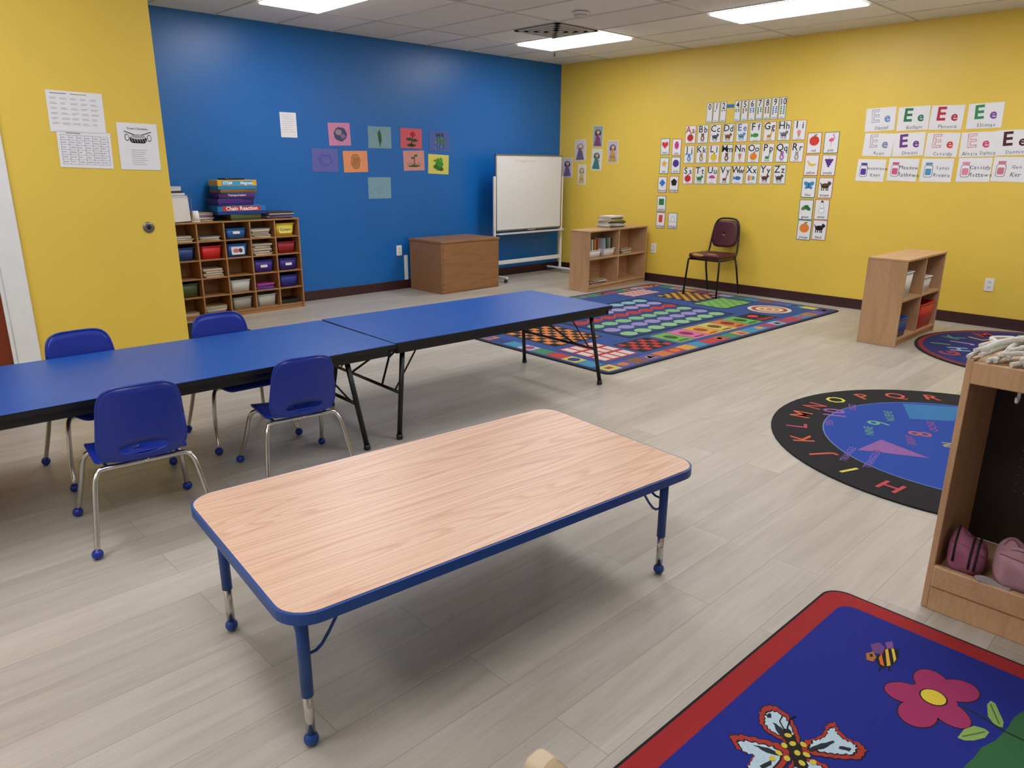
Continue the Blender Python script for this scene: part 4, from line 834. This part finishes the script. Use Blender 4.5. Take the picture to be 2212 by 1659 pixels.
for i in range(34):
    for j in range(20):
        yy=-.05-.027*i;z=.17+.03*j;b.f([b.v((D-.0108,yy+.002*math.cos(q*PI/3),z+.002*math.sin(q*PI/3))) for q in range(6)],C('#8a7868' if (5<j<12 and 2<i<9) else '#1a120e'))
b.build('pegboard',t)
MB().tube([(.06,-.14,.842),(.06,-.14,.765),(.055,-.14,.75),(.04,-.14,.75),(.037,-.14,.765)],.005,M_white,8,3).build('hook',t)
b=MB();Mr=mat('white_rope','#d6d2c6',.95,var=.25,scale=160,bump=1)
for k in range(46):
    y0=.575-.009*k+random.uniform(-.012,.012);x0=2.51+.012*(k%4);pts=[];ph=random.uniform(0,6);ln=random.uniform(.18,.34);dr=random.uniform(-.26,-.02)
    for q in range(8):
        tt=q/7;pts.append((x0+ln*tt+.012*math.sin(ph+q*1.3),y0+dr*tt+.02*math.sin(ph*2+q),.870+.010*(k%4)+.024*math.sin(PI*tt)*(1+.5*math.sin(ph))))
    b.tube(pts,.0078,Mr,7,3)
t=thing('mop_head','bundle of white cotton ropes lying on top of the dress up unit','mop');b.build('rope_strands',t)['kind']='stuff'
MB().tube([(2.53,.56,.888),(2.60,.50,.922),(2.66,.40,.928),(2.72,.32,.885)],.011,Mr,8,3).build('binding',t)
def pouch(loc,rz,sc,col,label,stripes,strap=False):
    t=thing('pouch',label,'bag',loc,rz,'pink bags in the dress up unit');m=mat('pouch_'+col.strip('#'),col,.85,var=.22,scale=14,bump=.7)
    def surf(dx,a,k=1.0):
        u=(1-min(.999,abs(dx/sc[0]))**3.2)**.34
        y=-sc[1]*math.copysign(abs(math.cos(a))**.7,math.cos(a))*u*k;zt=math.sin(a)
        z=sc[2]*math.copysign(abs(zt)**(.6 if zt<0 else .85),zt)*u*k
        w=1+.08*math.sin(dx*75+a*2.1)+.06*math.sin(a*5+dx*40)
        z=sc[2]+z*w if z>0 else sc[2]+z
        return (dx,y*w,z*(1-.18*(dx/sc[0])))
    bb=MB();n=36;nx=24;rings=[]
    for i in range(nx+1):
        dx=sc[0]*math.sin((i/nx-.5)*PI)*.999
        rings.append([bb.v(surf(dx,2*PI*q/n)) for q in range(n)])
    for a,b_ in zip(rings,rings[1:]):
        for q in range(n):bb.f([a[q],a[(q+1)%n],b_[(q+1)%n],b_[q]],m,True)
    bb.f(rings[0][::-1],m);bb.f(rings[-1],m);bb.build('body',t)
    for dx in stripes or ():
        s_=MB();s_.tube([surf(dx,PI*q/20,1.012) for q in range(-1,22)],.0038,M_ink,6);s_.build('stripe',t)
    z_=MB();z_.tube([surf(-sc[0]*.75+sc[0]*.125*q,PI/2+.15*math.sin(q),1.01) for q in range(13)],.003,C('#7a4452'),6,1);z_.build('zip',t)
    z_=MB();z_.tube([surf(-sc[0]*.85+sc[0]*.14*q,.75,1.008) for q in range(13)],.0022,C('#8a5666'),5,1);z_.build('seam',t)
    if strap:
        z_=MB();z_.tube([surf(-sc[0]*.5,1.3,1.03),(-sc[0]*.3,-sc[1]*.4,sc[2]*2.15),(sc[0]*.2,-sc[1]*.5,sc[2]*2.1),surf(sc[0]*.6,1.0,1.03)],.006,m,6,4);z_.build('strap',t)
pouch((2.588,.497,.139),math.radians(-82),(.056,.066,.062),'#9c5a74','dark pink pouch with black stripes in the dress up unit',(.012,.028,-.035))
pouch((2.60,.345,.139),math.radians(-80),(.080,.082,.066),'#b08690','dusty pink bag with a strap beside the striped pouch',None,True)
b=MB();b.shell(rrect(.1,.07,.02,5),[(x*.05,y*.05) for x,y in rrect(.1,.07,.02,5)],lambda x,y,o:(2.505+.3*y,.40+x,.182-abs(y)*.6+.006*math.sin(x*60)-o),.005,mat('grey_cloth','#948c8a',.9,bump=.4),4)
tag(b.build('cloth'),'grey crumpled cloth on the bottom rail of the dress up unit','cloth')
# beige toddler chair, corner showing at the bottom edge
tp=bp(1172,1638,2,.36)
t=thing('toddler_chair','beige plastic toddler chair, only its corner shows at the bottom edge','chair',(tp.x,tp.y,0),math.radians(6));Mb=mat('beige_plastic','#c4b094',.5)
MB().box(-.25,-.02,-.25,-.02,.17,.195,Mb,.01,3).build('seat',t);MB().box(-.25,-.02,-.03,.025,.2,.35,Mb,.02,4).build('backrest',t)
for sx in (0,-.27):
    for sy in (0,-.26):MB().box(sx-.03,sx+.03,sy-.03,sy+.03,0,.30 if sy<0 else .362,Mb,.02,4).build('leg',t)
    MB().tube([(sx,-.01,.335),(sx,-.06,.325),(sx,-.14,.31),(sx,-.26,.30)],.030,mat('beige_plastic_dark','#a89070',.5),14,3).build('armrest',t)
# ---------------------------------------------------------------- world and colour
w=bpy.data.worlds.new('world');SC.world=w;w.use_nodes=True;w.node_tree.nodes['Background'].inputs[0].default_value=(.9,.93,1,1);w.node_tree.nodes['Background'].inputs[1].default_value=.25
SC.view_settings.view_transform='Standard'
